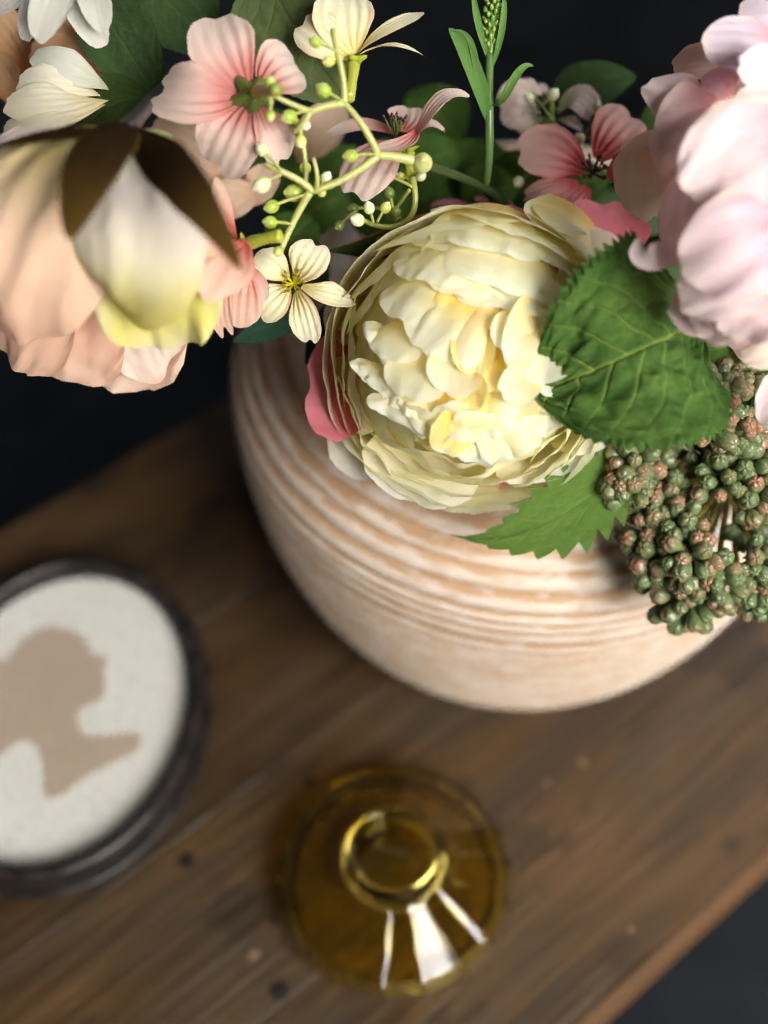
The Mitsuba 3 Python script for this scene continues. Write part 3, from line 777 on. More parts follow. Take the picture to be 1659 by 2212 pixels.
tube(b, 'pistil', [(1180, 270, .466), (1188, 250, .460), (1192, 222, .456)], [14, 11, 5], lin(110, 130, 50))
b = blossom('flat dusky pink blossom in deep shade behind the peony', [
    ([(1040, 455, .475), (980, 440, .472), (922, 446, .474)], 50, {'face': (0, .9, .5)}), ([(1050, 455, .475), (1000, 462, .468), (950, 470, .470)], 44, {'face': (0, .9, .5)}), ([(1065, 452, .475), (1095, 440, .472), (1120, 455, .474)], 50, {'face': (0, .9, .5)}), ([(1060, 448, .476), (1050, 430, .480), (1040, 420, .482)], 60, {'face': (0, .9, .5)})], 8,
    base=lin(140, 60, 70), mid=lin(190, 110, 120), tip=lin(206, 140, 146), vein=.1)
stamens(b, 1062, 446, .472, 8, 26, (0, .9, .4), (lin(60, 40, 36), lin(30, 18, 24)), 81, .9, 4)

# ------------------------------------------------------------------ peach rose at the left
rose = thing('peach_rose', 'large peach rose seen from behind with brown sepals, left edge', 'flower')


def rdye(st, sd, edge=None, vein=.05):
    return lambda s, v, q: dye(s, v, q, st, vein, 5, edge, 0.08, sd)


YEL = lin(216, 210, 90)
rp = lambda pts, w, st, sd, edge=None, **k: put(rose, 'petal', [(x, y, d - .014) for x, y, d in pts] if sd > 404 else pts, w, color=rdye(st, sd, edge), seed=sd, **{**dict(nu=33, nv=36, ruffle=.10, rfreq=3, cup=-.25, rnd=.4, wb=.35, flute=.03, wrinkle=.22), **k})
rp([(215, 540, .440), (190, 700, .432), (172, 826, .440)], 440, [(0, APRI), (.5, PEACH), (1, lin(223, 194, 174))], 401, ruffle=.18, rfreq=3, cup=.05, rnd=.3, wend=1.0, flute=.01)
rp([(150, 590, .430), (120, 700, .424), (96, 802, .434)], 330, [(0, APRI), (.4, PEACH), (1, lin(223, 192, 171))], 402, ruffle=.20, rfreq=3.4, cup=.1, rnd=.3, flute=.01)
rp([(60, 560, .424), (40, 680, .416), (10, 768, .428)], 270, [(0, APRI), (.5, PEACH), (1, lin(221, 185, 162))], 403, ruffle=.22, rfreq=3.4, cup=.1, rnd=.3, flute=.01)
rp([(270, 620, .428), (310, 730, .426), (352, 824, .434)], 150, [(0, PEACH), (.5, lin(221, 203, 190)), (1, lin(219, 199, 183))], 404, cup=.15, rnd=.35, edge=(APRI, .8, .6))
rp([(320, 420, .398), (335, 580, .388), (372, 760, .398)], 285, [(0, lin(203, 199, 152)), (.5, lin(199, 189, 116)), (.8, lin(203, 196, 104)), (1, YEL)], 405, cup=.15, ruffle=.40, rfreq=3.4, rnd=.36, wend=.85, edge=(lin(214, 201, 176), .55, .8))
rp([(350, 440, .402), (418, 590, .392), (425, 738, .402)], 130, [(0, lin(207, 201, 162)), (.6, lin(209, 199, 134)), (1, lin(214, 203, 171))], 406, cup=-.15, ruffle=.1, face=(.3, 0, 1))
rp([(240, 290, .388), (120, 400, .374), (30, 540, .372), (-10, 710, .390)], 400, [(0, lin(152, 158, 90)), (.2, lin(203, 187, 126)), (.5, lin(219, 187, 160)), (1, PEACH)], 408, cup=-.30, bulge=.18, rnd=.3, ruffle=.30, rfreq=2.4, flute=.03, nflute=4)
rp([(200, 300, .392), (60, 325, .384), (-60, 380, .390)], 170, [(0, lin(198, 192, 152)), (.4, lin(216, 199, 190)), (1, lin(216, 201, 194))], 409, cup=-.1, face=(-.2, .5, 1))
rp([(288, 276, .384), (282, 400, .372), (276, 550, .366), (268, 672, .384)], 318, [(0, lin(162, 171, 108)), (.2, lin(201, 205, 176)), (.42, lin(217, 205, 198)), (.66, lin(212, 203, 180)), (.85, lin(199, 187, 122)), (1, lin(192, 178, 90))], 410, cup=-.30, bulge=.26, rnd=.34, wend=1.0, ruffle=.22, rfreq=2.6, wb=.5, flute=.02, nflute=4)
br = lambda sd: (lambda s, v, q: dye(s, v, q, [(0, lin(40, 29, 19)), (.55, lin(48, 35, 19)), (1, lin(76, 56, 23))], .25, 9, (lin(120, 104, 40), .93, .6), .15, sd))
sep = lambda pts, w, sd, **k: put(rose, 'sepal', [(x, y, d - .020) for x, y, d in pts], w, 'leaf_cloth', color=br(sd), seed=sd, **{**dict(tip=.75, wmax=.38, wb=.28, cup=-.14, nu=21, nv=44, ragged=.05), **k})
sep([(280, 268, .380), (225, 310, .362), (180, 400, .350), (148, 520, .346)], 132, 420, wmax=.40, tip=.62)
sep([(282, 282, .380), (350, 345, .362), (430, 440, .346), (526, 590, .350)], 112, 421, wmax=.42)
sep([(262, 278, .384), (130, 285, .376), (-40, 325, .384)], 62, 422, face=(-.1, .8, .7))
sep([(255, 273, .390), (170, 266, .386), (90, 298, .388)], 40, 423, face=(-.1, .9, .5))
m = trimesh.creation.icosphere(3, 22 * .384 / FPD)
m.apply_translation(P(280, 276, .372))
part(rose, 'calyx', mikit.ply(m, 'soft_plastic', True, color=flat(m, lin(56, 42, 30))))
tube(rose, 'stem', [(276, 278, .366), (300, 250, .384), (345, 200, .420), (460, 120, .47), (560, 110, .52)], [20, 18, 17, 16, 16], lin(48, 40, 42))

# ------------------------------------------------------------------ hydrangea at the right
hyd = thing('hydrangea', 'pale pink and white hydrangea head at the right edge, above the red green buds', 'flower')
LAV, WHT, HPK, HDP = lin(206, 190, 200), lin(222, 202, 202), lin(220, 174, 180), lin(200, 116, 130)


def hp(pts, w, sd, base=HDP, mid=HPK, tip=WHT, **k):
    st = [(0, base), (.3, base * .5 + mid * .5), (.6, mid * .5 + tip * .5), (1, tip)]
    e = k.pop('edge', (lin(232, 214, 190), .78, .75))
    k.setdefault('cup', .32 if sd % 3 else -.22)
    put(hyd, 'petal', pts, w, color=lambda s, v, q: dye(s, v, q, st, .06, 5, e, .06, sd), seed=sd, **{**dict(nu=27, nv=30, ruffle=.34, rfreq=2.8, cup=.26, rnd=.42, wb=.3, flute=.04, nflute=3, notch=.03, wrinkle=.12), **k})


hp([(1700, 130, .400), (1610, 90, .380), (1512, 88, .378)], 130, 501, mid=LAV, tip=LAV, cup=-.2, notch=.0)
hp([(1720, 60, .400), (1660, 30, .388), (1590, 20, .390)], 110, 502, mid=LAV, tip=LAV, cup=-.2)
hp([(1720, 180, .385), (1660, 150, .368), (1590, 140, .366)], 130, 520, mid=LAV, tip=lin(222, 222, 236), cup=-.2)
hp([(1590, 165, .415), (1520, 135, .410), (1450, 152, .412)], 80, 503, base=lin(200, 150, 140), mid=lin(214, 186, 176), tip=lin(224, 200, 186))
hp([(1560, 235, .408), (1480, 215, .394), (1388, 178, .398)], 120, 504, base=lin(216, 130, 126), tip=lin(232, 214, 214))
hp([(1580, 225, .405), (1550, 180, .396), (1530, 150, .396)], 90, 505, base=lin(210, 120, 116), mid=HPK, tip=HPK)
hp([(1590, 250, .404), (1500, 275, .388), (1425, 330, .392)], 190, 506, base=lin(214, 130, 130), mid=lin(230, 186, 186), tip=lin(236, 216, 210), face=(-.3, .2, 1))
hp([(1580, 330, .402), (1490, 340, .386), (1450, 400, .388)], 230, 507, base=lin(206, 126, 120), mid=lin(226, 190, 184), tip=lin(234, 212, 204), face=(-.4, 0, 1))
hp([(1490, 300, .410), (1400, 360, .400), (1415, 480, .404)], 150, 508, base=lin(206, 150, 130), mid=lin(226, 206, 190), tip=lin(230, 218, 198), face=(-.3, 0, 1), cup=-.25)
hp([(1540, 400, .398), (1500, 445, .386), (1462, 545, .392)], 150, 509, mid=lin(236, 210, 214))
hp([(1700, 240, .372), (1620, 255, .360), (1550, 310, .364)], 120, 510, base=HPK, mid=WHT, tip=WHT, face=(0, .4, 1), cup=.4)
hp([(1720, 330, .368), (1600, 350, .350), (1500, 450, .356)], 260, 511, base=HDP, mid=lin(238, 214, 218), tip=WHT, cup=.15)
hp([(1700, 420, .372), (1590, 440, .356), (1470, 430, .360)], 130, 512, mid=HPK, face=(0, -.3, 1))
hp([(1520, 500, .380), (1450, 545, .366), (1400, 558, .366), (1381, 515, .372)], 62, 513, base=HPK, mid=WHT, tip=WHT, cup=.3, notch=0)
hp([(1720, 490, .366), (1600, 530, .346), (1470, 600, .354)], 240, 514, base=lin(220, 140, 160), mid=lin(236, 196, 208), cup=-.15)
hp([(1700, 600, .370), (1580, 610, .354), (1460, 650, .362)], 170, 515, mid=lin(240, 216, 214))
hp([(1600, 620, .384), (1520, 660, .376), (1446, 640, .380)], 140, 516, mid=lin(240, 214, 210))
hp([(1640, 620, .376), (1560, 680, .366), (1500, 722, .372)], 140, 517, mid=lin(244, 216, 212))
hp([(1700, 640, .368), (1620, 680, .356), (1580, 738, .362)], 150, 518, mid=HPK)
hp([(1720, 730, .384), (1650, 760, .378), (1598, 772, .382)], 80, 519, base=lin(214, 170, 150), mid=lin(236, 210, 196), tip=lin(240, 222, 206))
hp([(1750, 800, .398), (1700, 850, .388), (1652, 930, .392)], 110, 521, mid=lin(240, 210, 210), face=(-.5, 0, 1))
for k, (x, y, w) in enumerate(((1600, 200, 240), (1620, 420, 300), (1600, 560, 280), (1640, 300, 260), (1640, 680, 200), (1540, 420, 160))):   # florets further in
    hp([(x + 90, y, .425), (x, y + 20, .412), (x - 80, y + 40, .418)], w, 530 + k, base=lin(200, 120, 120), mid=lin(220, 170, 170), tip=lin(226, 196, 190))
tube(hyd, 'stem', [(1640, 480, .43), (1500, 500, .47), (1300, 560, .52)], 15, OLIVE)

# ------------------------------------------------------------------ red-tipped green buds at the right
sed = thing('sedum_head', 'dense head of waxy green buds with red tips hanging over the right of the vase', 'flower head')


def bud_mesh(seed, red):
    rng = np.random.default_rng(seed)
    na = 20
    a = np.arange(na) * 2 * np.pi / na
    prof = [(0.08, -1.9), (0.10, -1.2), (0.24, -0.65), (0.42, -0.22), (0.53, 0.10), (0.55, 0.34), (0.49, 0.54), (0.36, 0.67), (0.16, 0.74), (0.0, 0.72)]
    v, c = [], []
    g, gd, rd = lin(120, 130, 86), lin(78, 96, 62), lin(178, 104, 92)
    lobe = np.abs(np.cos(a * 2.5)) ** 0.6
    for r, z in prof:
        k = np.clip((z + 0.1) / 0.6, 0, 1)
        rr = r * (1 - 0.17 * k ** 2 * (1 - lobe))
        zz = z + 0.0 * a + (0.07 * k * lobe if r > 0.05 else 0)
        v.append(np.stack([rr * np.cos(a), rr * np.sin(a), zz + 0 * a], 1))
        n = meshkit.fbm(np.stack([np.cos(a) * 2, np.sin(a) * 2, 0 * a + z * 2 + seed], 1), 2, seed)
        t = np.clip((z - 0.25 + (n - 0.5)) / 0.5, 0, 1)[:, None] * red
        c.append((g * n[:, None] + gd * (1 - n[:, None])) * (1 - t) + rd * t)
    n = len(prof)
    i, j = np.meshgrid(np.arange(n - 1), np.arange(na), indexing='ij')
    j2 = (j + 1) % na
    f = np.vstack([np.stack([i * na + j, i * na + j2, (i + 1) * na + j2], -1).reshape(-1, 3), np.stack([i * na + j, (i + 1) * na + j2, (i + 1) * na + j], -1).reshape(-1, 3)])
    return mikit.ply(trimesh.Trimesh(np.concatenate(v), f, process=False), 'soft_plastic', True, color=np.concatenate(c))


buds = [bud_mesh(k, r) for k, r in enumerate((.0, .12, .3, .65, .15, .45, .05))]
rngs = np.random.default_rng(12)
umb = [(1390, 190, 110, .414), (1480, 140, 90, .420), (1590, 200, 100, .420), (1400, 290, 115, .424), (1350, 370, 105, .428), (1340, 500, 130, .452), (1440, 650, 150, .442), (1590, 560, 120, .440), (960, 560, 105, .436), (930, 690, 100, .436), (1000, 620, 80, .440), (1130, 680, 130, .452), (1110, 800, 120, .448), (1060, 960, 150, .450),
       (1220, 930, 120, .442), (1130, 1080, 150, .448), (1270, 1080, 140, .438), (1250, 1260, 170, .450), (1400, 1170, 140, .440), (1520, 1210, 130, .446), (1610, 1080, 140, .440), (1640, 740, 120, .438), (1580, 900, 100, .456), (1660, 1250, 130, .446), (1480, 440, 110, .436), (1560, 330, 110, .432), (1500, 240, 100, .432)]
cxy = np.array([1420.0, 800.0])
for (ux, uy, ur, ud) in umb:
    x, y = 957 + .4232 * ux, 756 + .4232 * uy
    rad = (np.array([ux, uy]) - cxy) / 600
    ax = V(rad[0] * 0.9, -rad[1] * 0.9, 0.9)
    a1 = unit(np.cross(ax, [0.2, 0.5, 0.84]))
    a2 = np.cross(ax, a1)
    k = ud / FPD
    node = P(x, y, ud) - ax * 30 * k
    n = int(9 + ur / 22)
    for q_ in range(n):
        e = math.sqrt((q_ + 0.4) / n) * 1.12
        a = q_ * 2.39996 + ux
        d = unit(ax * math.cos(e) + math.sin(e) * (math.cos(a) * a1 + math.sin(a) * a2) + rngs.normal(0, .10, 3))
        c = node + d * ur * .4232 * 1.05 * rngs.uniform(.85, 1.08) * k
        sc = 34 * rngs.uniform(.80, 1.16) * k
        M = np.eye(4)
        X = unit(np.cross(d, rngs.normal(0, 1, 3)))
        M[:3, 0], M[:3, 1], M[:3, 2], M[:3, 3] = X * sc, np.cross(d, X) * sc, d * sc * 1.15, c
        part(sed, 'bud', {**buds[rngs.integers(0, len(buds))], 'to_world': T(M.tolist())})
    tube(sed, 'stalk', [(x, y + 4, ud + .004), (x * .6 + 1570 * .4, y * .6 + 1050 * .4, ud + .016), (1600, 1000, .49)], 7, lin(120, 110, 40), sides=8)
tube(sed, 'stem', [(1600, 1000, .49), (1560, 860, .50), (1400, 700, .52)], 14, OLIVE)


# ------------------------------------------------------------------ berry sprays
def ball(t, name, x, y, d, r_px, col, tipcol=None, axis=(0, 0, 1)):
    m = trimesh.creation.icosphere(3, 1.0)
    z = m.vertices[:, 2].copy()
    v = m.vertices * np.array([1, 1, 1.12])
    v[:, 2] += np.clip(z - .9, 0, 1) * 2.0                     # a small point at the end
    m.vertices = v
    m.apply_transform(trimesh.geometry.align_vectors([0, 0, 1], V(*axis)))
    m.apply_scale(r_px * d / FPD)
    m.apply_translation(P(x, y, d))
    k = np.clip((z + .2) / 1.2, 0, 1)[:, None] * .7
    c = flat(m, col)
    c = c * (1 - k) + np.asarray(tipcol if tipcol is not None else col) * k
    part(t, name, mikit.ply(m, 'berry_plastic', True, color=c))


def spray(t, scale, d0, stems, berries, ox, oy, col):
    for pts, r in stems:
        tube(t, 'twig', [(ox + x * scale, oy + y * scale, d0 + dz) for x, y, dz in pts], np.linspace(.92, .68, len(pts)) * r * scale, col, sides=9)
    for x, y, dz, r, kind, sx, sy in berries:
        c, tc = {'g': (lin(150, 170, 50), lin(206, 212, 140)), 'w': (lin(200, 206, 150), lin(240, 238, 214)), 'y': (lin(196, 196, 90), lin(226, 222, 160)), 'd': (lin(100, 118, 50), lin(130, 140, 70))}[kind]
        if sx is not None:
            tube(t, 'twig', [(ox + sx * scale, oy + sy * scale, d0 + dz), (ox + (sx * .5 + x * .5) * scale, oy + (sy * .5 + y * .5) * scale - 2, d0 + dz), (ox + x * scale, oy + y * scale, d0 + dz)], 11 * scale, col, sides=7)
        ball(t, 'berry', ox + x * scale, oy + y * scale, d0 + dz, r * scale, c, tc, ((x - (sx or x - 1)) * .01, -(y - (sy or y)) * .01, .35))


sp1 = thing('berry_spray', 'branching light green berry spray crossing in front of the blossoms', 'berry spray')
GS = lin(168, 168, 98)
spray(sp1, .3255, .395, [
    ([(1310, 1085, .006), (1180, 1050, .003), (1015, 1030, 0)], 42), ([(1015, 1030, 0), (930, 860, -.004), (790, 685, -.006)], 30), ([(790, 685, -.006), (690, 700, -.008), (570, 740, -.010)], 32), ([(570, 740, -.010), (440, 690, -.014), (305, 625, -.016)], 22),
    ([(790, 685, -.006), (785, 540, -.008), (745, 340, -.010), (715, 200, -.008)], 27), ([(570, 740, -.010), (490, 850, -.008), (455, 880, -.006)], 22), ([(1015, 1030, 0), (800, 1180, 0), (580, 1270, 0)], 32), ([(580, 1270, 0), (480, 1190, -.002), (380, 1140, -.004), (270, 1090, -.004)], 28),
    ([(560, 1280, 0), (470, 1440, .002), (375, 1650, .004)], 30), ([(460, 780, -.008), (515, 950, -.002), (535, 1240, 0)], 22), ([(600, 1265, 0), (612, 1180, -.004), (585, 1050, -.006)], 20), ([(305, 700, -.016), (300, 560, -.018), (300, 540, -.018)], 16)], [
    (300, 548, -.019, 36, 'g', 305, 625), (300, 770, -.016, 34, 'g', 305, 630), (425, 775, -.012, 48, 'g', 540, 735), (655, 600, -.008, 48, 'g', 770, 670), (600, 280, -.012, 37, 'g', 740, 340), (690, 405, -.010, 38, 'y', 755, 380), (835, 1035, -.002, 44, 'g', 1000, 1025), (245, 995, -.006, 40, 'w', 370, 1130),
    (245, 1228, -.006, 54, 'w', 370, 1160), (310, 1370, 0, 45, 'g', 545, 1290), (300, 1475, .001, 42, 'g', 450, 1490), (532, 1115, .002, 38, 'g', 535, 1200), (530, 830, -.004, 36, 'w', 480, 800), (502, 940, -.006, 40, 'y', 500, 860), (460, 1280, .004, 58, 'g', 560, 1275), (670, 1182, .002, 38, 'w', 620, 1260),
    (640, 1278, .004, 30, 'g', 610, 1262), (355, 1668, .004, 34, 'g', 380, 1640)], 486, 0, GS)
tube(sp1, 'stem', [(1312 * .3255 + 486, 353, .401), (1000, 385, .425), (1090, 440, .47), (1130, 520, .52)], [11, 10, 10, 12], lin(52, 66, 34))
ball(sp1, 'glue_blob', 912, 352, .400, 22, lin(176, 176, 110), None, (0, 0, 1))
sp2 = thing('berry_spray', 'small curled berry spray with two ivory berries, above the peony', 'berry spray')
spray(sp2, .3255, .425, [([(1240, 1180, 0), (1262, 1300, 0), (1235, 1430, .002), (1160, 1490, .004), (1080, 1505, .004), (930, 1465, 0)], 24), ([(1225, 1260, 0), (1180, 1320, .004), (1130, 1395, .008)], 17), ([(1150, 1495, .004), (1080, 1560, .01), (1010, 1600, .014)], 20)], [
    (1080, 1165, -.004, 45, 'g', 1240, 1240), (1090, 1282, .006, 36, 'd', 1112, 1380), (955, 1380, -.002, 38, 'w', 985, 1480), (880, 1460, -.002, 44, 'w', 940, 1468), (760, 1495, .006, 32, 'd', 870, 1400), (850, 1385, .008, 36, 'd', 1040, 1385), (1065, 1380, 0, 36, 'y', 1010, 1475), (1300, 1172, .004, 32, 'w', 1250, 1190),
    (1165, 1170, .008, 28, 'y', 1235, 1200), (1130, 1405, .008, 40, 'd', 1130, 1395), (1140, 1455, .010, 34, 'd', 1150, 1490)], 486, 0, lin(150, 154, 76))
sp3 = thing('berry_spray', 'loose sprig of small white berries in the shade beside the hydrangea', 'berry spray')
spray(sp3, .3255, .462, [([(540, 1290, .01), (700, 1100, .004), (900, 950, 0), (1050, 800, -.002)], 18), ([(700, 1100, .004), (560, 1190, 0), (535, 1205, 0)], 12), ([(900, 950, 0), (760, 800, -.012), (680, 680, -.012)], 12)], [
    (765, 630, -.012, 40, 'w', 700, 700), (610, 650, -.012, 32, 'w', 690, 690), (1060, 705, -.002, 28, 'w', 1050, 800), (1100, 772, -.002, 30, 'w', 1050, 800), (935, 925, -.004, 40, 'w', 900, 950), (535, 1208, -.002, 38, 'w', 560, 1190), (1040, 922, 0, 26, 'g', 950, 920)], 945, 0, lin(90, 104, 56))

# ------------------------------------------------------------------ green seed spike with thin leaves
gr = thing('seed_spike', 'upright green seed spike with thin leaves at the top', 'grass')
GG, GD = lin(88, 124, 62), lin(48, 78, 40)
tube(gr, 'stem', [(1050, 395, .440), (1057, 300, .428), (1057, 200, .424), (1058, 110, .424), (1066, -10, .428)], [8, 10, 9, 9, 10], lin(84, 112, 60))
tube(gr, 'head_core', [(1059, 118, .424), (1062, 60, .424), (1066, -20, .427)], [10, 16, 10], lin(86, 116, 46))
seedm = trimesh.creation.icosphere(2, 1.0)
seedm.vertices[:, 2] *= 1.6
seedp = [mikit.ply(seedm, 'soft_plastic', True, color=flat(seedm, c)) for c in (lin(104, 132, 54), lin(130, 150, 66))]
for k in range(70):
    y = 112 - k * 1.85
    a = k * 2.4
    rad = 17 * math.sin(np.clip((118 - y) / 40, 0, 1) * 1.57) * (1 if y > 20 else .85)
    c = P(1059 + (118 - y) * .05, y, .424) + (math.cos(a) * RT + math.sin(a) * FW) * rad * .424 / FPD
    M = np.eye(4)
    d = unit(math.cos(a) * RT + math.sin(a) * FW + UP * 1.2)
    X = unit(np.cross(d, UP))
    s_ = 4.4 * .424 / FPD
    M[:3, 0], M[:3, 1], M[:3, 2], M[:3, 3] = X * s_, np.cross(d, X) * s_, d * s_, c
    part(gr, 'seed', {**seedp[k % 2], 'to_world': T(M.tolist())})
gd = lambda s, v, q: dye(s, v, q, [(0, GG), (1, lin(104, 140, 76))], .15, 3, None, .1, 3)
for pts, w in (([(1053, 258, .426), (1036, 195, .420), (1006, 118, .420), (970, 60, .424)], 40), ([(1056, 190, .424), (1038, 176, .421), (1024, 120, .420), (975, 66, .423)], 16), ([(1053, 125, .424), (1036, 66, .420), (1022, -20, .424)], 17), ([(1064, 142, .424), (1080, 84, .421), (1088, -20, .424)], 15), ([(1062, 226, .424), (1090, 206, .418), (1116, 162, .416), (1153, 143, .420)], 19)):
    put(gr, 'leaf', pts, w, 'leaf_cloth', color=gd, tip=.6, wmax=.5, wb=.35, cup=.4, nu=9, nv=30, face=(.2, .1, 1))

# ------------------------------------------------------------------ leaves
LG, LV, LD = lin(90, 118, 56), lin(150, 168, 84), lin(50, 80, 38)
DG, DV, DD = lin(70, 92, 54), lin(100, 118, 74), lin(50, 70, 44)


def leaf(label, pts, w, sd, cols=(LG, LV, LD), edge=None, veins=.8, **k):
    t = numbered('leaf')
    m, c = strip(pts, w, color=leaf_dye(*cols, sd, edge, veins), seed=sd, **{**dict(tip=.8, wmax=.36, wb=.12, cup=.12, crease=.08, nu=61, nv=120, serr=.16, nserr=22, vein_relief=.03, pucker=.05, ragged=.01), **k})
    scene[t] = mikit.ply(m, 'leaf_cloth', True, color=c)
    labels[t] = {'label': label, 'category': 'leaf'}


leaf('big green serrated leaf with light veins, covering the right of the peony', [(1506, 702, .410), (1446, 727, .396), (1364, 764, .384), (1264, 808, .388), (1158, 851, .398)], 468, 601, wmax=.40, wb=.03, tip=.74, nv=260, nu=121, serr=.09, nserr=30, vein_relief=.035, pucker=.13, face=(.1, .05, 1))
leaf('narrow serrated green leaf hanging below the peony in front of the vase', [(1420, 960, .446), (1290, 1060, .440), (1140, 1145, .440), (962, 1152, .446)], 176, 602, cols=(lin(100, 126, 60), lin(134, 154, 86), lin(74, 102, 46)), wmax=.44, tip=2.0, nv=260, nu=81, serr=.36, nserr=12, face=(.1, -.1, 1), veins=.35)
leaf('dull green leaf behind the two top blossoms', [(570, -60, .430), (630, 50, .422), (745, 212, .428)], 260, 603, cols=(lin(96, 108, 68), lin(118, 128, 82), lin(66, 80, 48)), wmax=.45, tip=.6, serr=.05, face=(-.2, .2, 1), veins=.3)
leaf('dark green leaf sloping down behind the leftmost pink blossom', [(210, 0, .440), (270, 100, .432), (345, 215, .436)], 165, 604, cols=(DG, DV, DD), tip=.6, serr=.05, veins=.3)
leaf('very dark leaf at the top edge left of the pink blossom', [(290, -60, .455), (380, 20, .450), (478, 108, .452)], 190, 605, cols=(DG, DV, DD), tip=.5, serr=.06, veins=.3)
leaf('dark green leaf above the brown sepals, tucked beside the cream flower', [(335, 215, .430), (245, 225, .420), (165, 300, .424)], 135, 606, cols=(lin(52, 76, 36), lin(84, 100, 50), lin(44, 50, 26)), tip=.6, serr=.03, veins=.25, face=(-.1, .3, 1))
leaf('dark leaf with a rusty rim under the top left of the peony', [(1040, 455, .446), (900, 520, .440), (705, 542, .436)], 120, 607, cols=(lin(64, 74, 36), lin(80, 90, 44), lin(40, 52, 28)), edge=lin(176, 92, 44), serr=.05, face=(.1, .7, .8), veins=.25, tip=.9)
leaf('small folded yellow green leaf tip at the upper left of the peony', [(960, 560, .438), (915, 545, .432), (850, 566, .434)], 48, 608, cols=(lin(200, 186, 100), lin(210, 196, 120), lin(170, 160, 80)), serr=.1, veins=.2, face=(0, .6, .8))
leaf('small blue green leaf over the vase rim below the cream blossom', [(660, 670, .450), (590, 705, .446), (502, 738, .448)], 66, 609, cols=(lin(60, 92, 72), lin(80, 110, 90), lin(44, 74, 58)), serr=0, veins=.25, face=(0, .3, 1))
leaf('dark blue green leaf between the vase and the peony petals', [(770, 640, .462), (710, 700, .456), (660, 790, .460)], 66, 610, cols=(lin(48, 72, 60), lin(60, 86, 70), lin(34, 54, 46)), serr=0, veins=.25)
leaf('dark green leaf in shadow below the hydrangea, behind the big leaf', [(1640, 690, .424), (1570, 780, .420), (1470, 930, .430)], 210, 611, serr=.1, veins=.6)
leaf('green leaf in shade left of the hydrangea', [(1190, 220, .485), (1280, 185, .478), (1375, 165, .480)], 110, 612, cols=(DG, DV, DD), serr=.1, veins=.2)
WHERE = ['green leaf in shade behind the side-on pink blossom, left end',
         'green leaf in shade right behind the side-on pink blossom',
         'green leaf in shade behind the stem of the green berry spray, upper end',
         'green leaf in shade under the foot of the seed spike',
         'green leaf in shade between the seed spike and the shaded pink blossom',
         'green leaf in shade behind the shaded pink blossom, lower one',
         'green leaf in shade behind the curled berry spray',
         'green leaf in shade behind the flat dusky blossom',
         'green leaf in shade beside the lower end of the green berry spray',
         'green leaf in shade behind the beige flower and the green berries',
         'green leaf in shade right of the cream blossom at the top edge',
         'green leaf in shade above the rusty-rimmed leaf',
         'green leaf in shade behind the top of the peony, beside the dusky blossom',
         'green leaf in shade behind the large pink blossom at the upper left',
         'green leaf in shade between the side-on pink blossom and the flat dusky blossom',
         'green leaf in shade behind the small cream blossom beside the peony',
         'green leaf in shade behind the left petals of the hydrangea']
for k, (x0, y0, x1, y1, d) in enumerate(((700, 420, 800, 330, .49), (780, 400, 900, 330, .495), (860, 390, 1000, 320, .49), (960, 400, 1100, 330, .495), (1060, 420, 1200, 360, .49), (1160, 440, 1320, 380, .487), (640, 480, 760, 420, .485), (1000, 440, 1120, 400, .48), (600, 560, 680, 470, .48), (560, 430, 760, 380, .500), (1000, 300, 880, 200, .52), (760, 480, 900, 420, .495), (1120, 500, 1260, 430, .50), (500, 330, 640, 260, .50), (900, 480, 1010, 380, .50), (620, 560, 700, 640, .48), (1380, 300, 1560, 240, .49))):
    leaf(WHERE[k], [(x0, y0, d + .01), ((x0 + x1) / 2, (y0 + y1) / 2 - 10, d), (x1, y1, d + .008)], 120 if k < 9 else 130, 640 + k, serr=.06, veins=.3, nu=31, nv=60)

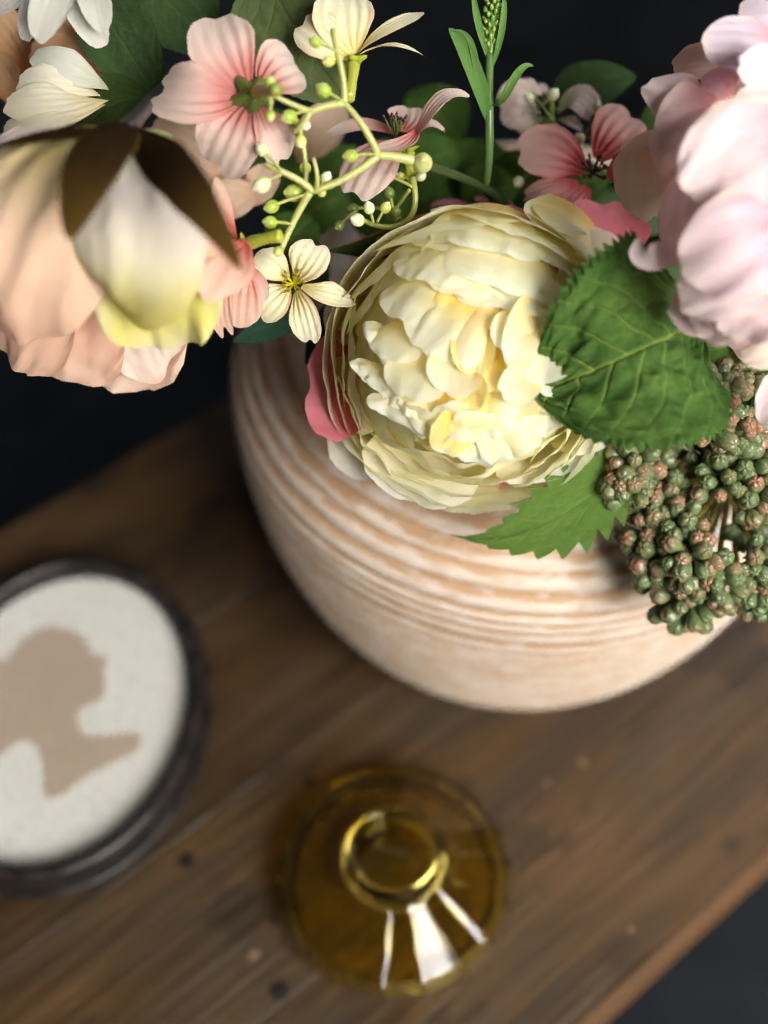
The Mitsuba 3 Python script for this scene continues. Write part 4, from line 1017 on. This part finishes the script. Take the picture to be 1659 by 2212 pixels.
# ------------------------------------------------------------------ white and cream flowers, top left
wf = thing('white_flower', 'white flower cut by the top edge in the upper left corner', 'flower')
wd = lambda sd, a=lin(196, 193, 183), b=lin(178, 177, 152): (lambda s, v, q: dye(s, v, q, [(0, b), (.5, a), (1, a)], .08, 5, None, .05, sd))
wk = dict(ruffle=.1, cup=.2, rnd=.45, notch=.03, flute=.04, nu=21, nv=26)
for k, (pts, w) in enumerate((([(90, -40, .412), (66, 30, .406), (52, 92, .410)], 55), ([(160, -30, .412), (190, 40, .404), (224, 106, .408)], 78), ([(140, -60, .408), (112, 10, .394), (76, 94, .396)], 92), ([(190, -60, .408), (205, 0, .398), (226, 74, .400)], 74), ([(60, -40, .412), (20, -10, .406), (-30, 20, .410)], 70))):
    put(wf, 'petal', pts, w, color=wd(700 + k), seed=700 + k, **wk)
cf = thing('cream_flower', 'pale cream flower with layered petals at the left edge, above the brown sepals', 'flower')
for k, (pts, w, c) in enumerate((([(240, 190, .424), (150, 142, .412), (62, 118, .416)], 84, (lin(196, 196, 184), lin(190, 188, 160))), ([(220, 205, .424), (120, 170, .410), (30, 178, .414)], 92, (lin(226, 220, 198), lin(230, 214, 170))), ([(225, 215, .422), (110, 215, .404), (0, 225, .408)], 110, (lin(226, 218, 192), lin(226, 206, 140))), ([(220, 225, .420), (100, 250, .402), (-5, 285, .408)], 84, (lin(222, 214, 186), lin(220, 200, 130))))):
    put(cf, 'petal', pts, w, color=wd(720 + k, *c), seed=720 + k, face=(-.2, .3, 1), **{**wk, 'cup': -.15, 'notch': .05})
pb = thing('peach_flower', 'blurred pale orange flower behind the white flower in the upper left', 'flower')
for k, (pts, w) in enumerate((([(250, 150, .455), (170, 90, .448), (90, 30, .452)], 110), ([(250, 170, .455), (170, 130, .446), (60, 110, .450)], 95), ([(240, 110, .458), (200, 60, .452), (150, 10, .454)], 90), ([(60, 150, .470), (20, 90, .464), (-40, 20, .466)], 110), ([(40, 240, .470), (10, 170, .464), (-40, 120, .466)], 80))):
    put(pb, 'petal', pts, w, color=wd(740 + k, lin(232, 186, 142), lin(220, 150, 96)), seed=740 + k, **wk)
pc = thing('beige_flower', 'beige pink flower in shade behind the pink blossom and the rose stem', 'flower')
for k, (pts, w) in enumerate((([(480, 360, .462), (400, 310, .452), (330, 262, .454)], 110), ([(500, 380, .462), (430, 380, .454), (360, 330, .456)], 90), ([(520, 400, .464), (500, 330, .456), (590, 250, .460)], 120), ([(500, 420, .464), (560, 400, .458), (580, 350, .460)], 80), ([(560, 420, .462), (500, 430, .452), (450, 470, .454)], 90), ([(640, 340, .480), (690, 290, .472), (730, 215, .474)], 100))):
    put(pc, 'petal', pts, w, color=wd(760 + k, lin(206, 176, 152), lin(186, 150, 120)), seed=760 + k, **wk)
